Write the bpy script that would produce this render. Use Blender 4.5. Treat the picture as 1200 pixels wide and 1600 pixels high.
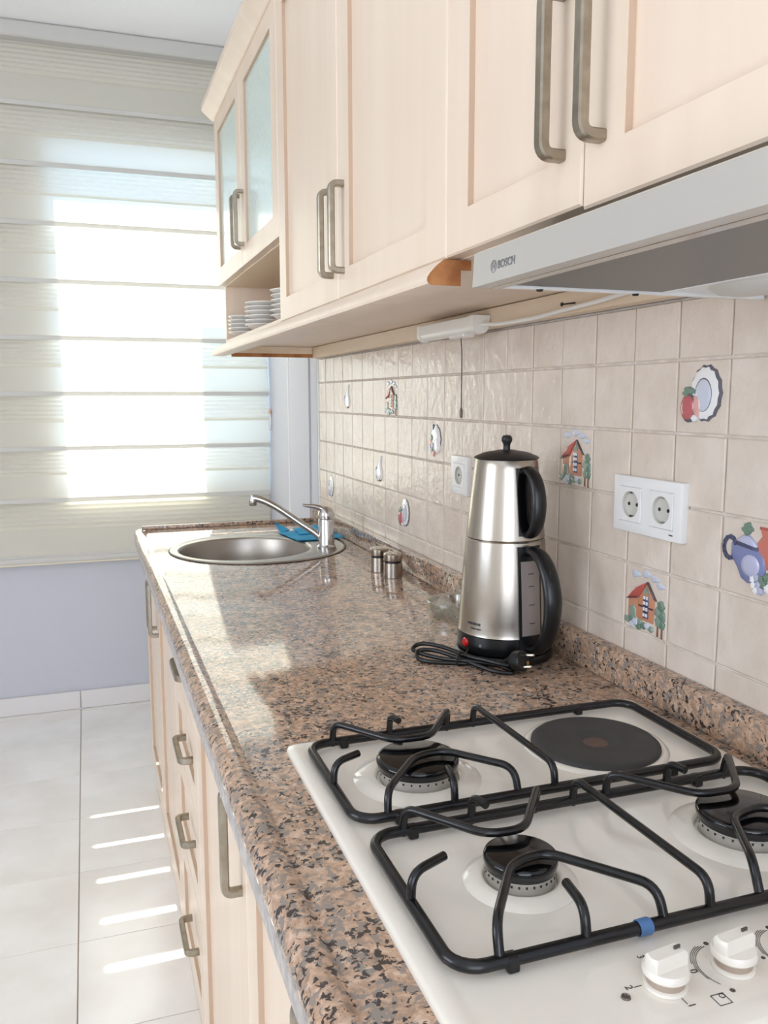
import bpy, bmesh, math, random
from mathutils import Vector, Matrix
random.seed(7)
scene = bpy.context.scene
for o in list(bpy.data.objects):
    bpy.data.objects.remove(o)
COL = scene.collection

# ------------------------------------------------------------------ camera
F_PX, YAW, PITCH, ROLL = 1324.44, 0.336127, 0.134560, -0.001577
CAM = Vector((-0.76123, -2.76839, 1.31601))
def camera_matrix():
    d = Vector((math.sin(YAW)*math.cos(PITCH), math.cos(YAW)*math.cos(PITCH), -math.sin(PITCH)))
    rt = Vector((math.cos(YAW), -math.sin(YAW), 0)); up = rt.cross(d)
    R = math.cos(ROLL)*rt + math.sin(ROLL)*up
    U = -math.sin(ROLL)*rt + math.cos(ROLL)*up
    m = Matrix((R, U, -d)).transposed().to_4x4(); m.translation = CAM
    return m
cam_data = bpy.data.cameras.new('camera'); cam = bpy.data.objects.new('camera', cam_data)
COL.objects.link(cam); cam.matrix_world = camera_matrix()
cam_data.sensor_fit = 'VERTICAL'; cam_data.sensor_height = 36.0
cam_data.lens = 36.0*F_PX/1600.0; cam_data.clip_start = 0.02
scene.camera = cam

# ------------------------------------------------------------------ light
world = bpy.data.worlds.new('world'); scene.world = world; world.use_nodes = True
bg = world.node_tree.nodes['Background']
bg.inputs['Color'].default_value = (0.40, 0.64, 1.0, 1); bg.inputs['Strength'].default_value = 2.3
def add_light(name, kind, energy, color, direction, loc=(0, 0, 3), **kw):
    l = bpy.data.lights.new(name, kind); l.energy = energy; l.color = color
    for k, v in kw.items(): setattr(l, k, v)
    o = bpy.data.objects.new(name, l); COL.objects.link(o)
    o.rotation_euler = Vector(direction).to_track_quat('-Z', 'Y').to_euler(); o.location = loc
    return o
add_light('sun', 'SUN', 27.0, (1.0, 0.95, 0.88), (0.037, -0.882, -1.0), (-.6, 4, 6), angle=math.radians(0.55))
# added fill: unseen area lights behind the camera and by the left wall
add_light('back_fill', 'AREA', 27.0, (1.0, 0.87, 0.72), (0.0, 1.0, 0.12), (-1.4, -5.35, 1.35), shape='RECTANGLE', size=2.0, size_y=2.0)
add_light('side_fill', 'AREA', 14.0, (1.0, 0.90, 0.78), (1.0, 0.1, -0.35), (-3.05, -1.9, 1.55), shape='RECTANGLE', size=1.4, size_y=1.2)
vs = scene.view_settings
vs.view_transform = 'Standard'; vs.look = 'None'; vs.exposure = 0.47; vs.gamma = 1.0; vs.use_curve_mapping = False
cy = scene.cycles
cy.max_bounces = 10; cy.diffuse_bounces = 6; cy.glossy_bounces = 5; cy.transmission_bounces = 8; cy.transparent_max_bounces = 12
cy.sample_clamp_indirect = 6.0; cy.use_denoising = True

# ------------------------------------------------------------------ materials
def srgb(r, g, b):
    f = lambda c: (c/255/12.92) if c/255 <= .04045 else ((c/255+.055)/1.055)**2.4
    return (f(r), f(g), f(b), 1)
MATS = {}
def mat(name, rgb, rough=.5, metal=0, spec=.5, coat=0, coat_rough=.03):
    m = bpy.data.materials.new(name); m.use_nodes = True
    b = m.node_tree.nodes['Principled BSDF']
    b.inputs['Base Color'].default_value = srgb(*rgb); b.inputs['Roughness'].default_value = rough
    b.inputs['Metallic'].default_value = metal; b.inputs['Specular IOR Level'].default_value = spec
    b.inputs['Coat Weight'].default_value = coat; b.inputs['Coat Roughness'].default_value = coat_rough
    MATS[name] = m
    return m
def nodes(m):
    nt = m.node_tree
    return nt, nt.nodes['Principled BSDF'], lambda t: nt.nodes.new(t), nt.links.new
def mottle(m, c1, c2, scale=8, stretch=(1, 1, 1), detail=4, lo=.35, hi=.65, random_shift=False):
    nt, b, N, L = nodes(m)
    tc = N('ShaderNodeTexCoord'); mp = N('ShaderNodeMapping'); mp.inputs['Scale'].default_value = stretch
    L(tc.outputs['Object'], mp.inputs['Vector'])
    if random_shift:
        oi = N('ShaderNodeObjectInfo'); sc = N('ShaderNodeVectorMath'); sc.operation = 'SCALE'
        cb = N('ShaderNodeCombineXYZ')
        for i in range(3): L(oi.outputs['Random'], cb.inputs[i])
        L(cb.outputs[0], sc.inputs[0]); sc.inputs['Scale'].default_value = 37.0
        L(sc.outputs[0], mp.inputs['Location'])
    n = N('ShaderNodeTexNoise'); n.inputs['Scale'].default_value = scale; n.inputs['Detail'].default_value = detail
    L(mp.outputs[0], n.inputs['Vector'])
    r = N('ShaderNodeValToRGB'); r.color_ramp.elements[0].position = lo; r.color_ramp.elements[1].position = hi
    r.color_ramp.elements[0].color = srgb(*c1); r.color_ramp.elements[1].color = srgb(*c2)
    L(n.outputs['Fac'], r.inputs['Fac']); L(r.outputs['Color'], b.inputs['Base Color'])
    return mp
def bump(m, scale, strength, dist=.002, stretch=(1, 1, 1), mp=None, detail=3, coat=False):
    nt, b, N, L = nodes(m)
    if mp is None:
        tc = N('ShaderNodeTexCoord'); mp = N('ShaderNodeMapping'); mp.inputs['Scale'].default_value = stretch
        L(tc.outputs['Object'], mp.inputs['Vector'])
    n = N('ShaderNodeTexNoise'); n.inputs['Scale'].default_value = scale; n.inputs['Detail'].default_value = detail
    L(mp.outputs[0], n.inputs['Vector'])
    bp = N('ShaderNodeBump'); bp.inputs['Strength'].default_value = strength; bp.inputs['Distance'].default_value = dist
    L(n.outputs['Fac'], bp.inputs['Height']); L(bp.outputs[0], b.inputs['Normal'])
    if coat: L(bp.outputs[0], b.inputs['Coat Normal'])

mat('paint_blue', (200, 201, 208), .7); bump(MATS['paint_blue'], 60, .08)
mat('paint_white', (249, 249, 249), .8); bump(MATS['paint_white'], 60, .06)
mat('paint_room', (232, 226, 216), .8)
m = mat('cab_wood', (233, 214, 192), .42)
mp = mottle(m, (231, 211, 190), (235, 217, 197), 6, (3, 3, .35), 5); bump(m, 90, .05, .001, (2, 2, .2))
m = mat('door_wood', (231, 209, 185), .40, coat=.15, coat_rough=.25)
mottle(m, (230, 209, 187), (235, 216, 195), 5, (3, 3, .3), 5); bump(m, 90, .05, .001, (2, 2, .2))
m = mat('raw_wood', (172, 112, 62), .7); mottle(m, (150, 92, 48), (188, 128, 76), 30, (1, 1, 1), 6)
m = mat('batten_wood', (230, 212, 186), .55); mottle(m, (226, 205, 177), (235, 218, 194), 6, (3, .4, 3), 4)
mat('inside_wood', (226, 204, 174), .5)
mat('recess_shade_wood', (198, 172, 148), .5)  # darker brown for the shade painted along door recesses
m = mat('tile', (222, 209, 195), .22, spec=.5)
mp = mottle(m, (218, 204, 189), (229, 217, 204), 14, (1, 1, 1), 4, .35, .65, True); bump(m, 38, .8, .0035, mp=mp, detail=4)
m = mat('grout', (226, 216, 204), .8); mottle(m, (206, 194, 182), (230, 221, 211), 30)
m = mat('floor_tile', (232, 228, 220), .16, spec=.5)
mp = mottle(m, (236, 232, 225), (246, 244, 240), 5, (1, 1, 1), 5, .35, .65, True); bump(m, 9, .12, .002, mp=mp)
mat('floor_grout', (176, 160, 146), .9)
mat('skirting', (228, 224, 222), .35)
mat('steel', (196, 194, 190), .22, 1)
mat('sink_steel', (178, 172, 164), .36, 1); bump(MATS['sink_steel'], 300, .04, .0005, (1, 1, .05))
m = mat('brushed_steel', (182, 174, 163), .24, 1); bump(m, 300, .16, .0005, (1, 1, .006))
b = m.node_tree.nodes['Principled BSDF']; b.inputs['Anisotropic'].default_value = .5
mat('chrome', (205, 205, 205), .10, 1)
m = mat('nickel', (158, 148, 132), .32, 1); mottle(m, (154, 145, 130), (170, 161, 146), 60)
m = mat('hood_paint', (206, 202, 194), .32, .45); bump(m, 300, .05, .0004, (1, .02, 1))
mat('hood_filter', (128, 126, 122), .42, .6)
mat('white_plastic', (238, 238, 236), .28)
mat('socket_inside', (206, 204, 196), .35)
mat('lamp_plastic', (236, 234, 226), .3)
mat('cream_plastic', (222, 212, 190), .35)
mat('black_plastic', (15, 16, 18), .32)
mat('black_gloss', (10, 10, 12), .10)
mat('black_cord', (14, 14, 15), .35)
mat('lid_black', (28, 28, 30), .42)
m = mat('enamel_black', (13, 13, 15), .26); bump(m, 130, .25, .0008)
mat('enamel_white', (240, 233, 220), .10, spec=.5, coat=.4)
mat('cast_iron', (58, 57, 56), .62); bump(MATS['cast_iron'], 120, .15)
mat('iron_rust', (96, 74, 64), .7)
m = mat('burner_alu', (196, 192, 184), .5, .6); bump(m, 90, .2)
mat('knob_white', (238, 232, 220), .25)
mat('knob_gap', (176, 158, 142), .4)
mat('print_grey', (84, 78, 72), .6)
mat('print_dark', (60, 62, 66), .5)
mat('print_hood', (112, 112, 114), .5)
mat('tape_blue', (84, 124, 176), .5)
mat('pin_dark', (112, 104, 96), .4, .5)
mat('porcelain', (236, 232, 226), .18, coat=.3)
m = mat('cloth_blue', (58, 164, 212), .85); bump(m, 500, .5, .001)
mat('gasket', (40, 38, 36), .6)
mat('red_lamp', (190, 20, 24), .15, coat=.6)
mat('brass', (214, 178, 120), .3, 1)
mat('plug_pin', (220, 212, 196), .25, 1)
mat('pink_plastic', (222, 188, 168), .5)
mat('edge_raw', (186, 180, 174), .6); mottle(MATS['edge_raw'], (166, 160, 156), (196, 190, 184), 80)
mat('shade_block_matte', (226, 220, 210), .9)
for n, c in (('r_red', (190, 92, 82)), ('r_orange', (206, 144, 112)), ('r_dark', (78, 58, 62)), ('r_green', (140, 160, 144)),
             ('r_leaf', (112, 138, 120)), ('r_cloud', (206, 212, 226)), ('r_navy', (70, 74, 104)), ('r_white', (240, 240, 240)),
             ('r_rim', (98, 98, 106)), ('r_blue', (124, 132, 176)), ('r_lilac', (188, 190, 216)), ('r_fruit', (190, 96, 100)),
             ('r_pink', (222, 172, 164)), ('r_pot', (204, 118, 100)), ('r_ground', (206, 158, 116)), ('r_shadow', (178, 162, 148)), ('r_trunk', (134, 92, 66))):
    mat(n, c, .2, spec=.6, coat=.5)

# granite
def granite(name, rough):
    m = mat(name, (190, 155, 128), rough, spec=.5)
    nt, b, N, L = nodes(m)
    tc = N('ShaderNodeTexCoord')
    def noise(scale, detail, rough, shift):
        mp = N('ShaderNodeMapping'); mp.inputs['Location'].default_value = shift; L(tc.outputs['Object'], mp.inputs['Vector'])
        n = N('ShaderNodeTexNoise'); n.inputs['Scale'].default_value = scale; n.inputs['Detail'].default_value = detail; n.inputs['Roughness'].default_value = rough
        n.inputs['Distortion'].default_value = .6; L(mp.outputs[0], n.inputs['Vector']); return n.outputs['Fac']
    def ramp(fac, stops):
        r = N('ShaderNodeValToRGB'); cr = r.color_ramp
        for i, (p, c) in enumerate(stops):
            e = cr.elements[i] if i < 2 else cr.elements.new(p)
            e.position = p; e.color = srgb(*c)
        L(fac, r.inputs['Fac']); return r.outputs['Color']
    def over(base, fac, colour):
        x = N('ShaderNodeMix'); x.data_type = 'RGBA'; L(fac, x.inputs['Factor']); L(base, x.inputs[6]); x.inputs[7].default_value = srgb(*colour); return x.outputs[2]
    W0, W1 = (0, 0, 0), (255, 255, 255)
    ground = ramp(noise(95, 5, .62, (0, 0, 0)), [(.32, (142, 124, 110)), (.42, (172, 144, 121)), (.50, (190, 157, 131)), (.58, (202, 171, 146)), (.70, (214, 190, 167))])
    # grey quartz and dark mica, each gathered in loose clusters
    clump = noise(26, 2, .5, (3, 1, 7))
    def spots(scale, lo, hi, shift, k):
        ad = N('ShaderNodeMath'); ad.operation = 'MULTIPLY_ADD'; ad.inputs[1].default_value = k; L(clump, ad.inputs[0]); L(noise(scale, 3, .55, shift), ad.inputs[2])
        return ramp(ad.outputs[0], [(lo, W0), (hi, W1)])
    c1 = over(ground, spots(100, .635, .675, (11, 5, 2), .22), (146, 134, 124))
    c2 = over(c1, spots(150, .725, .757, (4, 9, 13), .30), (66, 58, 54))
    L(c2, b.inputs['Base Color'])
    return m
granite('granite', .07)

# zebra blind fabric: part translucent, part diffuse
def fabric(name, rgb, trans):
    m = bpy.data.materials.new(name); m.use_nodes = True; nt = m.node_tree; nt.nodes.clear()
    o = nt.nodes.new('ShaderNodeOutputMaterial'); d = nt.nodes.new('ShaderNodeBsdfDiffuse'); t = nt.nodes.new('ShaderNodeBsdfTranslucent'); x = nt.nodes.new('ShaderNodeMixShader')
    d.inputs['Color'].default_value = srgb(*rgb); t.inputs['Color'].default_value = srgb(*rgb); x.inputs[0].default_value = trans
    nt.links.new(d.outputs[0], x.inputs[1]); nt.links.new(t.outputs[0], x.inputs[2]); nt.links.new(x.outputs[0], o.inputs['Surface'])
    MATS[name] = m
fabric('blind_fabric', (242, 238, 224), .42)
fabric('blind_ribbed', (240, 236, 222), .34)
fabric('blind_hem', (228, 226, 220), .24)
def clear(name, tint, gloss, rough=.0):
    m = bpy.data.materials.new(name); m.use_nodes = True; nt = m.node_tree; nt.nodes.clear()
    o = nt.nodes.new('ShaderNodeOutputMaterial'); t = nt.nodes.new('ShaderNodeBsdfTransparent'); g = nt.nodes.new('ShaderNodeBsdfGlossy'); x = nt.nodes.new('ShaderNodeMixShader')
    t.inputs['Color'].default_value = tint; g.inputs['Roughness'].default_value = rough; x.inputs[0].default_value = gloss
    nt.links.new(t.outputs[0], x.inputs[1]); nt.links.new(g.outputs[0], x.inputs[2]); nt.links.new(x.outputs[0], o.inputs['Surface'])
    MATS[name] = m
clear('window_glass', (.94, .97, .98, 1), .05)
def fresnel_glass(name, tint, ior):
    m = bpy.data.materials.new(name); m.use_nodes = True; nt = m.node_tree; nt.nodes.clear()
    o = nt.nodes.new('ShaderNodeOutputMaterial'); t = nt.nodes.new('ShaderNodeBsdfTransparent'); g = nt.nodes.new('ShaderNodeBsdfGlossy'); x = nt.nodes.new('ShaderNodeMixShader'); f = nt.nodes.new('ShaderNodeFresnel')
    t.inputs['Color'].default_value = tint; g.inputs['Roughness'].default_value = .02; f.inputs['IOR'].default_value = ior
    nt.links.new(f.outputs[0], x.inputs[0]); nt.links.new(t.outputs[0], x.inputs[1]); nt.links.new(g.outputs[0], x.inputs[2]); nt.links.new(x.outputs[0], o.inputs['Surface'])
    MATS[name] = m
clear('clear_glass', (.94, .975, .96, 1), .30, .03)
m = mat('dish_glass', (240, 248, 244), .02); m.node_tree.nodes['Principled BSDF'].inputs['Transmission Weight'].default_value = 1.0; m.node_tree.nodes['Principled BSDF'].inputs['IOR'].default_value = 1.48
m = mat('frosted_glass', (190, 216, 208), .28, spec=.6, coat=.6, coat_rough=.12)
mottle(m, (204, 226, 220), (222, 238, 232), 90, detail=3); bump(m, 160, .5, .001)
m = mat('gauge', (150, 140, 134), .15, coat=.5)

# ------------------------------------------------------------------ mesh helpers
def finish(name, bm, material, parent=None, smooth=35, origin=None):
    """link a bmesh given in world coordinates as one mesh object"""
    bmesh.ops.recalc_face_normals(bm, faces=bm.faces)
    off = Vector((0, 0, 0)); p = parent
    while p is not None:
        off += Vector(p.location); p = p.parent
    own = Vector((0, 0, 0))
    if parent is None:
        if origin is None:
            vs_ = [v.co for v in bm.verts]
            lo = Vector([min(c[i] for c in vs_) for i in range(3)]); hi = Vector([max(c[i] for c in vs_) for i in range(3)])
            own = Vector(((lo.x+hi.x)/2, (lo.y+hi.y)/2, lo.z))
        else:
            own = Vector(origin)
    bmesh.ops.translate(bm, verts=bm.verts, vec=-(off+own))
    me = bpy.data.meshes.new(name); bm.to_mesh(me); bm.free()
    if smooth:
        for pl in me.polygons: pl.use_smooth = True
        me.set_sharp_from_angle(angle=math.radians(smooth))
    me.materials.append(MATS[material])
    o = bpy.data.objects.new(name, me); COL.objects.link(o)
    if parent is not None: o.parent = parent
    else: o.location = own
    return o
def thing(name, label, cat, loc=(0, 0, 0), group=None):
    o = bpy.data.objects.new(name, None); COL.objects.link(o); o.location = loc; o.empty_display_size = .05
    return tag(o, label, cat, group)
def tag(o, label, cat, group=None):
    o['label'] = label; o['category'] = cat
    if group: o['group'] = group
    return o
def structure(o):
    o['kind'] = 'structure'; return o
def copy_tree(o, delta=(0, 0, 0), parent=None):
    c = o.copy(); COL.objects.link(c)
    if parent is not None: c.parent = parent
    else: c.location = Vector(o.location)+Vector(delta)
    for ch in list(o.children): copy_tree(ch, parent=c)
    return c
def B(): return bmesh.new()
def box(bm, x0, x1, y0, y1, z0, z1, bev=0, seg=1):
    t = bmesh.new(); bmesh.ops.create_cube(t, size=1)
    for v in t.verts: v.co = Vector((x0+(v.co.x+.5)*(x1-x0), y0+(v.co.y+.5)*(y1-y0), z0+(v.co.z+.5)*(z1-z0)))
    if bev: bmesh.ops.bevel(t, geom=list(t.edges), offset=bev, segments=seg, profile=.5, affect='EDGES')
    merge(bm, t); return bm
def merge(bm, t):
    me = bpy.data.meshes.new('tmp'); t.to_mesh(me); t.free(); bm.from_mesh(me); bpy.data.meshes.remove(me)
def prism(bm, poly, fn, a, b, bev=0):
    """extrude a 2D polygon between depth a and b; fn(u, v, w) gives the world point"""
    lo = [bm.verts.new(fn(u, v, a)) for u, v in poly]; hi = [bm.verts.new(fn(u, v, b)) for u, v in poly]
    n = len(poly); bm.faces.new(lo[::-1]); bm.faces.new(hi)
    for i in range(n): bm.faces.new((lo[i], lo[(i+1) % n], hi[(i+1) % n], hi[i]))
    return bm
def sweep(bm, pts, section, binormal, closed=False):
    """sweep a 2D section (n, b) along pts; b is the fixed binormal direction when given, else parallel transport"""
    pts = [Vector(p) for p in pts]; n = len(pts); rings = []; prev = None
    for i, p in enumerate(pts):
        if closed: t = (pts[(i+1) % n]-pts[i-1])
        else: t = pts[min(i+1, n-1)]-pts[max(i-1, 0)]
        t.normalize()
        if binormal is not None:
            bb = Vector(binormal); bb = (bb-t*bb.dot(t)).normalized(); nn = bb.cross(t).normalized()
        else:
            if prev is None:
                a = Vector((0, 0, 1)) if abs(t.z) < .9 else Vector((1, 0, 0)); nn = (a-t*a.dot(t)).normalized()
            else:
                nn = (prev-t*prev.dot(t)).normalized()
            prev = nn; bb = t.cross(nn)
        sec = section(i/(n-1)) if callable(section) else section
        rings.append([bm.verts.new(p+nn*u+bb*v) for u, v in sec])
    k = len(rings[0])
    rng = range(n) if closed else range(n-1)
    for i in rng:
        a, c = rings[i], rings[(i+1) % n]
        for j in range(k): bm.faces.new((a[j], a[(j+1) % k], c[(j+1) % k], c[j]))
    if not closed:
        bm.faces.new(rings[0][::-1]); bm.faces.new(rings[-1])
    return bm
def circ(r, k=10, ry=None): return [(r*math.cos(2*math.pi*i/k), (ry or r)*math.sin(2*math.pi*i/k)) for i in range(k)]
def tube(bm, pts, r, k=10, closed=False): return sweep(bm, pts, circ(r, k), None, closed)
def fillet(pts, rad, n=5, closed=False):
    pts = [Vector(p) for p in pts]; out = []; m = len(pts)
    for i, p in enumerate(pts):
        if not closed and i in (0, m-1): out.append(p); continue
        a, c = pts[i-1], pts[(i+1) % m]; u = (a-p); v = (c-p)
        d = min(rad, u.length*.48, v.length*.48); u.normalize(); v.normalize()
        s, e = p+u*d, p+v*d
        for j in range(n+1):
            t = j/n; out.append((1-t)**2*s+2*t*(1-t)*p+t*t*e)
    return out
def spline(pts, n=6, closed=False):
    pts = [Vector(p) for p in pts]; m = len(pts); out = []
    for i in range(m if closed else m-1):
        g = (lambda k: pts[k % m]) if closed else (lambda k: pts[min(max(k, 0), m-1)])
        a, b_, c, d = g(i-1), g(i), g(i+1), g(i+2)
        for j in range(n):
            t = j/n
            out.append(.5*((2*b_)+(c-a)*t+(2*a-5*b_+4*c-d)*t*t+(3*b_-a-3*c+d)*t**3))
    if not closed: out.append(pts[-1])
    return out
def lathe(bm, prof, c, seg=32, axis='z', close=False):
    c = Vector(c); rings = []
    def P(r, h, a):
        if axis == 'z': return c+Vector((r*math.cos(a), r*math.sin(a), h))
        if axis == 'x': return c+Vector((h, r*math.cos(a), r*math.sin(a)))
        return c+Vector((r*math.cos(a), h, r*math.sin(a)))
    for r, h in prof:
        if r < 1e-6: rings.append([bm.verts.new(P(0, h, 0))])
        else: rings.append([bm.verts.new(P(r, h, 2*math.pi*i/seg)) for i in range(seg)])
    pairs = list(zip(rings, rings[1:]))
    if close: pairs.append((rings[-1], rings[0]))
    for a, b_ in pairs:
        for i in range(seg):
            j = (i+1) % seg
            if len(a) == 1 and len(b_) == 1: continue
            if len(a) == 1: bm.faces.new((a[0], b_[i], b_[j]))
            elif len(b_) == 1: bm.faces.new((a[i], b_[0], a[j]))
            else: bm.faces.new((a[i], b_[i], b_[j], a[j]))
    return bm
def text_bm(body, size, fn, depth=.0004, bold=0.0):
    """lettering as thin raised mesh; fn(u, v, w) gives the world point, text centred on (0, 0)"""
    cu = bpy.data.curves.new('lettering', 'FONT'); cu.body = body; cu.size = size; cu.extrude = depth/2; cu.offset = bold
    cu.align_x = 'CENTER'; cu.align_y = 'CENTER'; cu.resolution_u = 4
    o = bpy.data.objects.new('lettering', cu); COL.objects.link(o)
    dg = bpy.context.evaluated_depsgraph_get(); dg.update()
    me = bpy.data.meshes.new_from_object(o.evaluated_get(dg)); bm = bmesh.new(); bm.from_mesh(me)
    bpy.data.objects.remove(o); bpy.data.curves.remove(cu); bpy.data.meshes.remove(me)
    for v in bm.verts: v.co = Vector(fn(v.co.x, v.co.y, v.co.z+depth/2))
    return bm
def carve(o, cutter_bm):
    """cut a hole in a mesh object and bake the result"""
    me = bpy.data.meshes.new('cut'); bmesh.ops.recalc_face_normals(cutter_bm, faces=cutter_bm.faces); cutter_bm.to_mesh(me); cutter_bm.free()
    c = bpy.data.objects.new('cut', me); COL.objects.link(c)
    md = o.modifiers.new('cut', 'BOOLEAN'); md.object = c; md.operation = 'DIFFERENCE'; md.solver = 'EXACT'
    bpy.context.view_layer.update(); dg = bpy.context.evaluated_depsgraph_get()
    new = bpy.data.meshes.new_from_object(o.evaluated_get(dg)); o.modifiers.clear()
    old = o.data; o.data = new; bpy.data.meshes.remove(old); bpy.data.objects.remove(c); bpy.data.meshes.remove(me)

# ================================================================== the room
ZC = 0.885          # worktop
Y_FAR = 0.952       # far wall
Z_TOP = 2.715
X_LEFT = -3.1; Y_BACK = -5.4
# floor with tiles
fl = B(); box(fl, X_LEFT, .1, Y_BACK, Y_FAR, -.12, -.004); floor = structure(finish('floor', fl, 'floor_grout', origin=(0, 0, 0)))
P_T = .3265
def shared_box(name, sx, sy, sz, bev, material):
    bm = B(); box(bm, -sx/2, sx/2, -sy/2, sy/2, -sz/2, sz/2, bev)
    me = bpy.data.meshes.new(name); bm.to_mesh(me); bm.free(); me.materials.append(MATS[material]); return me
tile_me = shared_box('floor_tile', P_T-.0028, P_T-.0028, .008, .0008, 'floor_tile')
XG = -.837; YG = .257
for i in range(-7, 3):
    for j in range(-17, 3):
        cx_, cy_ = XG+(i+.5)*P_T, YG+(j+.5)*P_T
        if cx_-P_T/2 < X_LEFT or cx_-P_T/2 > .0 or cy_-P_T/2 < Y_BACK or cy_-P_T/2 > Y_FAR: continue
        x0, x1, y0, y1 = cx_-P_T/2, min(cx_+P_T/2, .005), cy_-P_T/2, min(cy_+P_T/2, Y_FAR)
        if x1-x0 < .02 or y1-y0 < .02: continue
        if x1-x0 > P_T-.001 and y1-y0 > P_T-.001: me = tile_me
        else: me = shared_box('floor_tile', x1-x0-.0028, y1-y0-.0028, .008, .0008, 'floor_tile')
        o = bpy.data.objects.new('floor_tile', me); COL.objects.link(o); o.parent = floor; o.location = ((x0+x1)/2, (y0+y1)/2, -.004+random.uniform(-.0003, .0002))
# ceiling, left and back walls
b_ = B(); box(b_, X_LEFT-.15, .16, Y_BACK-.15, Y_FAR+.2, Z_TOP, Z_TOP+.12); structure(finish('ceiling', b_, 'paint_white'))
def wall_with_hole(name, material, axis, c0, c1, u0, u1, z0, z1, hole):
    """wall slab; hole = (hu0, hu1, hz0, hz1)"""
    bm = B(); h = hole
    def bx(a0, a1, q0, q1):
        if a1-a0 < .001 or q1-q0 < .001: return
        if axis == 'x': box(bm, c0, c1, a0, a1, q0, q1)
        else: box(bm, a0, a1, c0, c1, q0, q1)
    bx(u0, h[0], z0, z1); bx(h[1], u1, z0, z1); bx(h[0], h[1], z0, h[2]); bx(h[0], h[1], h[3], z1)
    return structure(finish(name, bm, material))
wall_with_hole('wall_left', 'paint_room', 'x', X_LEFT-.15, X_LEFT, Y_BACK, Y_FAR+.2, 0, Z_TOP, (-2.65, -1.15, .9, 2.2))
wall_with_hole('wall_back', 'paint_room', 'y', Y_BACK-.15, Y_BACK, X_LEFT-.15, .16, 0, Z_TOP, (-2.45, -.35, 0.02, 2.4))
# far wall with the window, thin reveal
WX0, WX1, WZ0, WZ1 = -.862, -.02, .94, 2.300
wall_with_hole('wall_far', 'paint_blue', 'y', Y_FAR, Y_FAR+.15, X_LEFT, .16, 0, Z_TOP, (WX0, WX1, WZ0, WZ1))
b_ = B(); yw0, yw1 = Y_FAR+.075, Y_FAR+.125
win = structure(finish('window_1', box(B(), WX0-.001, WX1+.001, yw0, yw1, WZ0-.001, WZ0+.012), 'white_plastic'))
for (a, c, z0, z1) in ((WX0-.001, WX0+.012, WZ0, WZ1), (WX1-.03, WX1, WZ0, WZ1), (WX0, WX1, WZ1-.012, WZ1+.001)):
    finish('window_frame', box(B(), a, c, yw0, yw1, z0, z1), 'white_plastic', win)
finish('window_pane', box(B(), WX0+.01, WX1-.02, yw0+.02, yw0+.026, WZ0+.01, WZ1-.01), 'window_glass', win)
# unseen block added outside the window to shade the blind's lower right
b_ = B(); box(b_, -.308, .9, 1.38, 1.58, -.1, 2.150); structure(finish('shade_block', b_, 'shade_block_matte'))
# baseboard, in lengths
bb = structure(finish('baseboard_far', box(B(), X_LEFT, -.02, Y_FAR-.005, Y_FAR, 0, .074), 'floor_grout', origin=(0, Y_FAR, 0)))
for i in range(8):
    x1 = XG+P_T*(1-i); x0 = x1-P_T
    x1 = min(x1, -.02)
    if x1-x0 > .05: finish('skirting_tile', box(B(), max(x0+.0012, X_LEFT), x1-.0012, Y_FAR-.014, Y_FAR-.004, .001, .078, .002), 'skirting', bb)
# right wall: plaster, tile bed, tiles
b_ = B(); box(b_, .009, .16, Y_BACK, Y_FAR, 0, Z_TOP)
wr = structure(finish('wall_right', b_, 'paint_blue', origin=(0, 0, 0)))
finish('plaster_strip', box(B(), -.004, .010, .515, Y_FAR, 0, Z_TOP-.001), 'paint_blue', wr)
finish('corner_bead', box(B(), -.013, .010, .505, .517, 0, Z_TOP-.001, .002), 'white_plastic', wr)
finish('plaster_strip', box(B(), -.010, .010, .196, .507, 0, Z_TOP-.001), 'paint_blue', wr)
finish('plaster_strip', box(B(), -.004, .010, .098, .193, 0, Z_TOP-.001), 'paint_blue', wr)
finish('grout_bed', box(B(), .0036, .010, -2.9, .095, .90, 1.447), 'grout', wr)
finish('tile_trim', box(B(), -.003, .009, .088, .098, .90, 1.447, .002), 'white_plastic', wr)
TW, TH = .1, .0988
ROWS = [(1.365, 1.4455)]+[(1.365-TH*(j+1), 1.365-TH*j) for j in range(4)]+[(.90, 1.365-TH*4)]
DECOR = {(0, 4): 'plate', (2, 1): 'jug', (5, 3): 'jug', (6, 1): 'house', (7, 4): 'fruit', (9, 2): 'basket', (15, 2): 'house', (17, 4): 'house', (18, 1): 'fruit', (19, 3): 'teapot'}
wall_tiles = {}
cache = {}
for k in range(-1, 29):
    for r_, (z0, z1) in enumerate(ROWS):
        y1 = -TW*k; y0 = y1-TW
        if k == -1: y1 = .0885
        g = .0017
        key = (round(y1-y0, 3), round(z1-z0, 3))
        if key not in cache: cache[key] = shared_box('wall_tile', .008, y1-y0-2*g, z1-z0-2*g, .0016, 'tile')
        o = bpy.data.objects.new('wall_tile', cache[key]); COL.objects.link(o); o.parent = wr
        o.location = (.004+random.uniform(-.0004, .0004), (y0+y1)/2, (z0+z1)/2)
        o.rotation_euler = (0, random.uniform(-.004, .004), random.uniform(-.004, .004))
        wall_tiles[(k, r_)] = o
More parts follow.
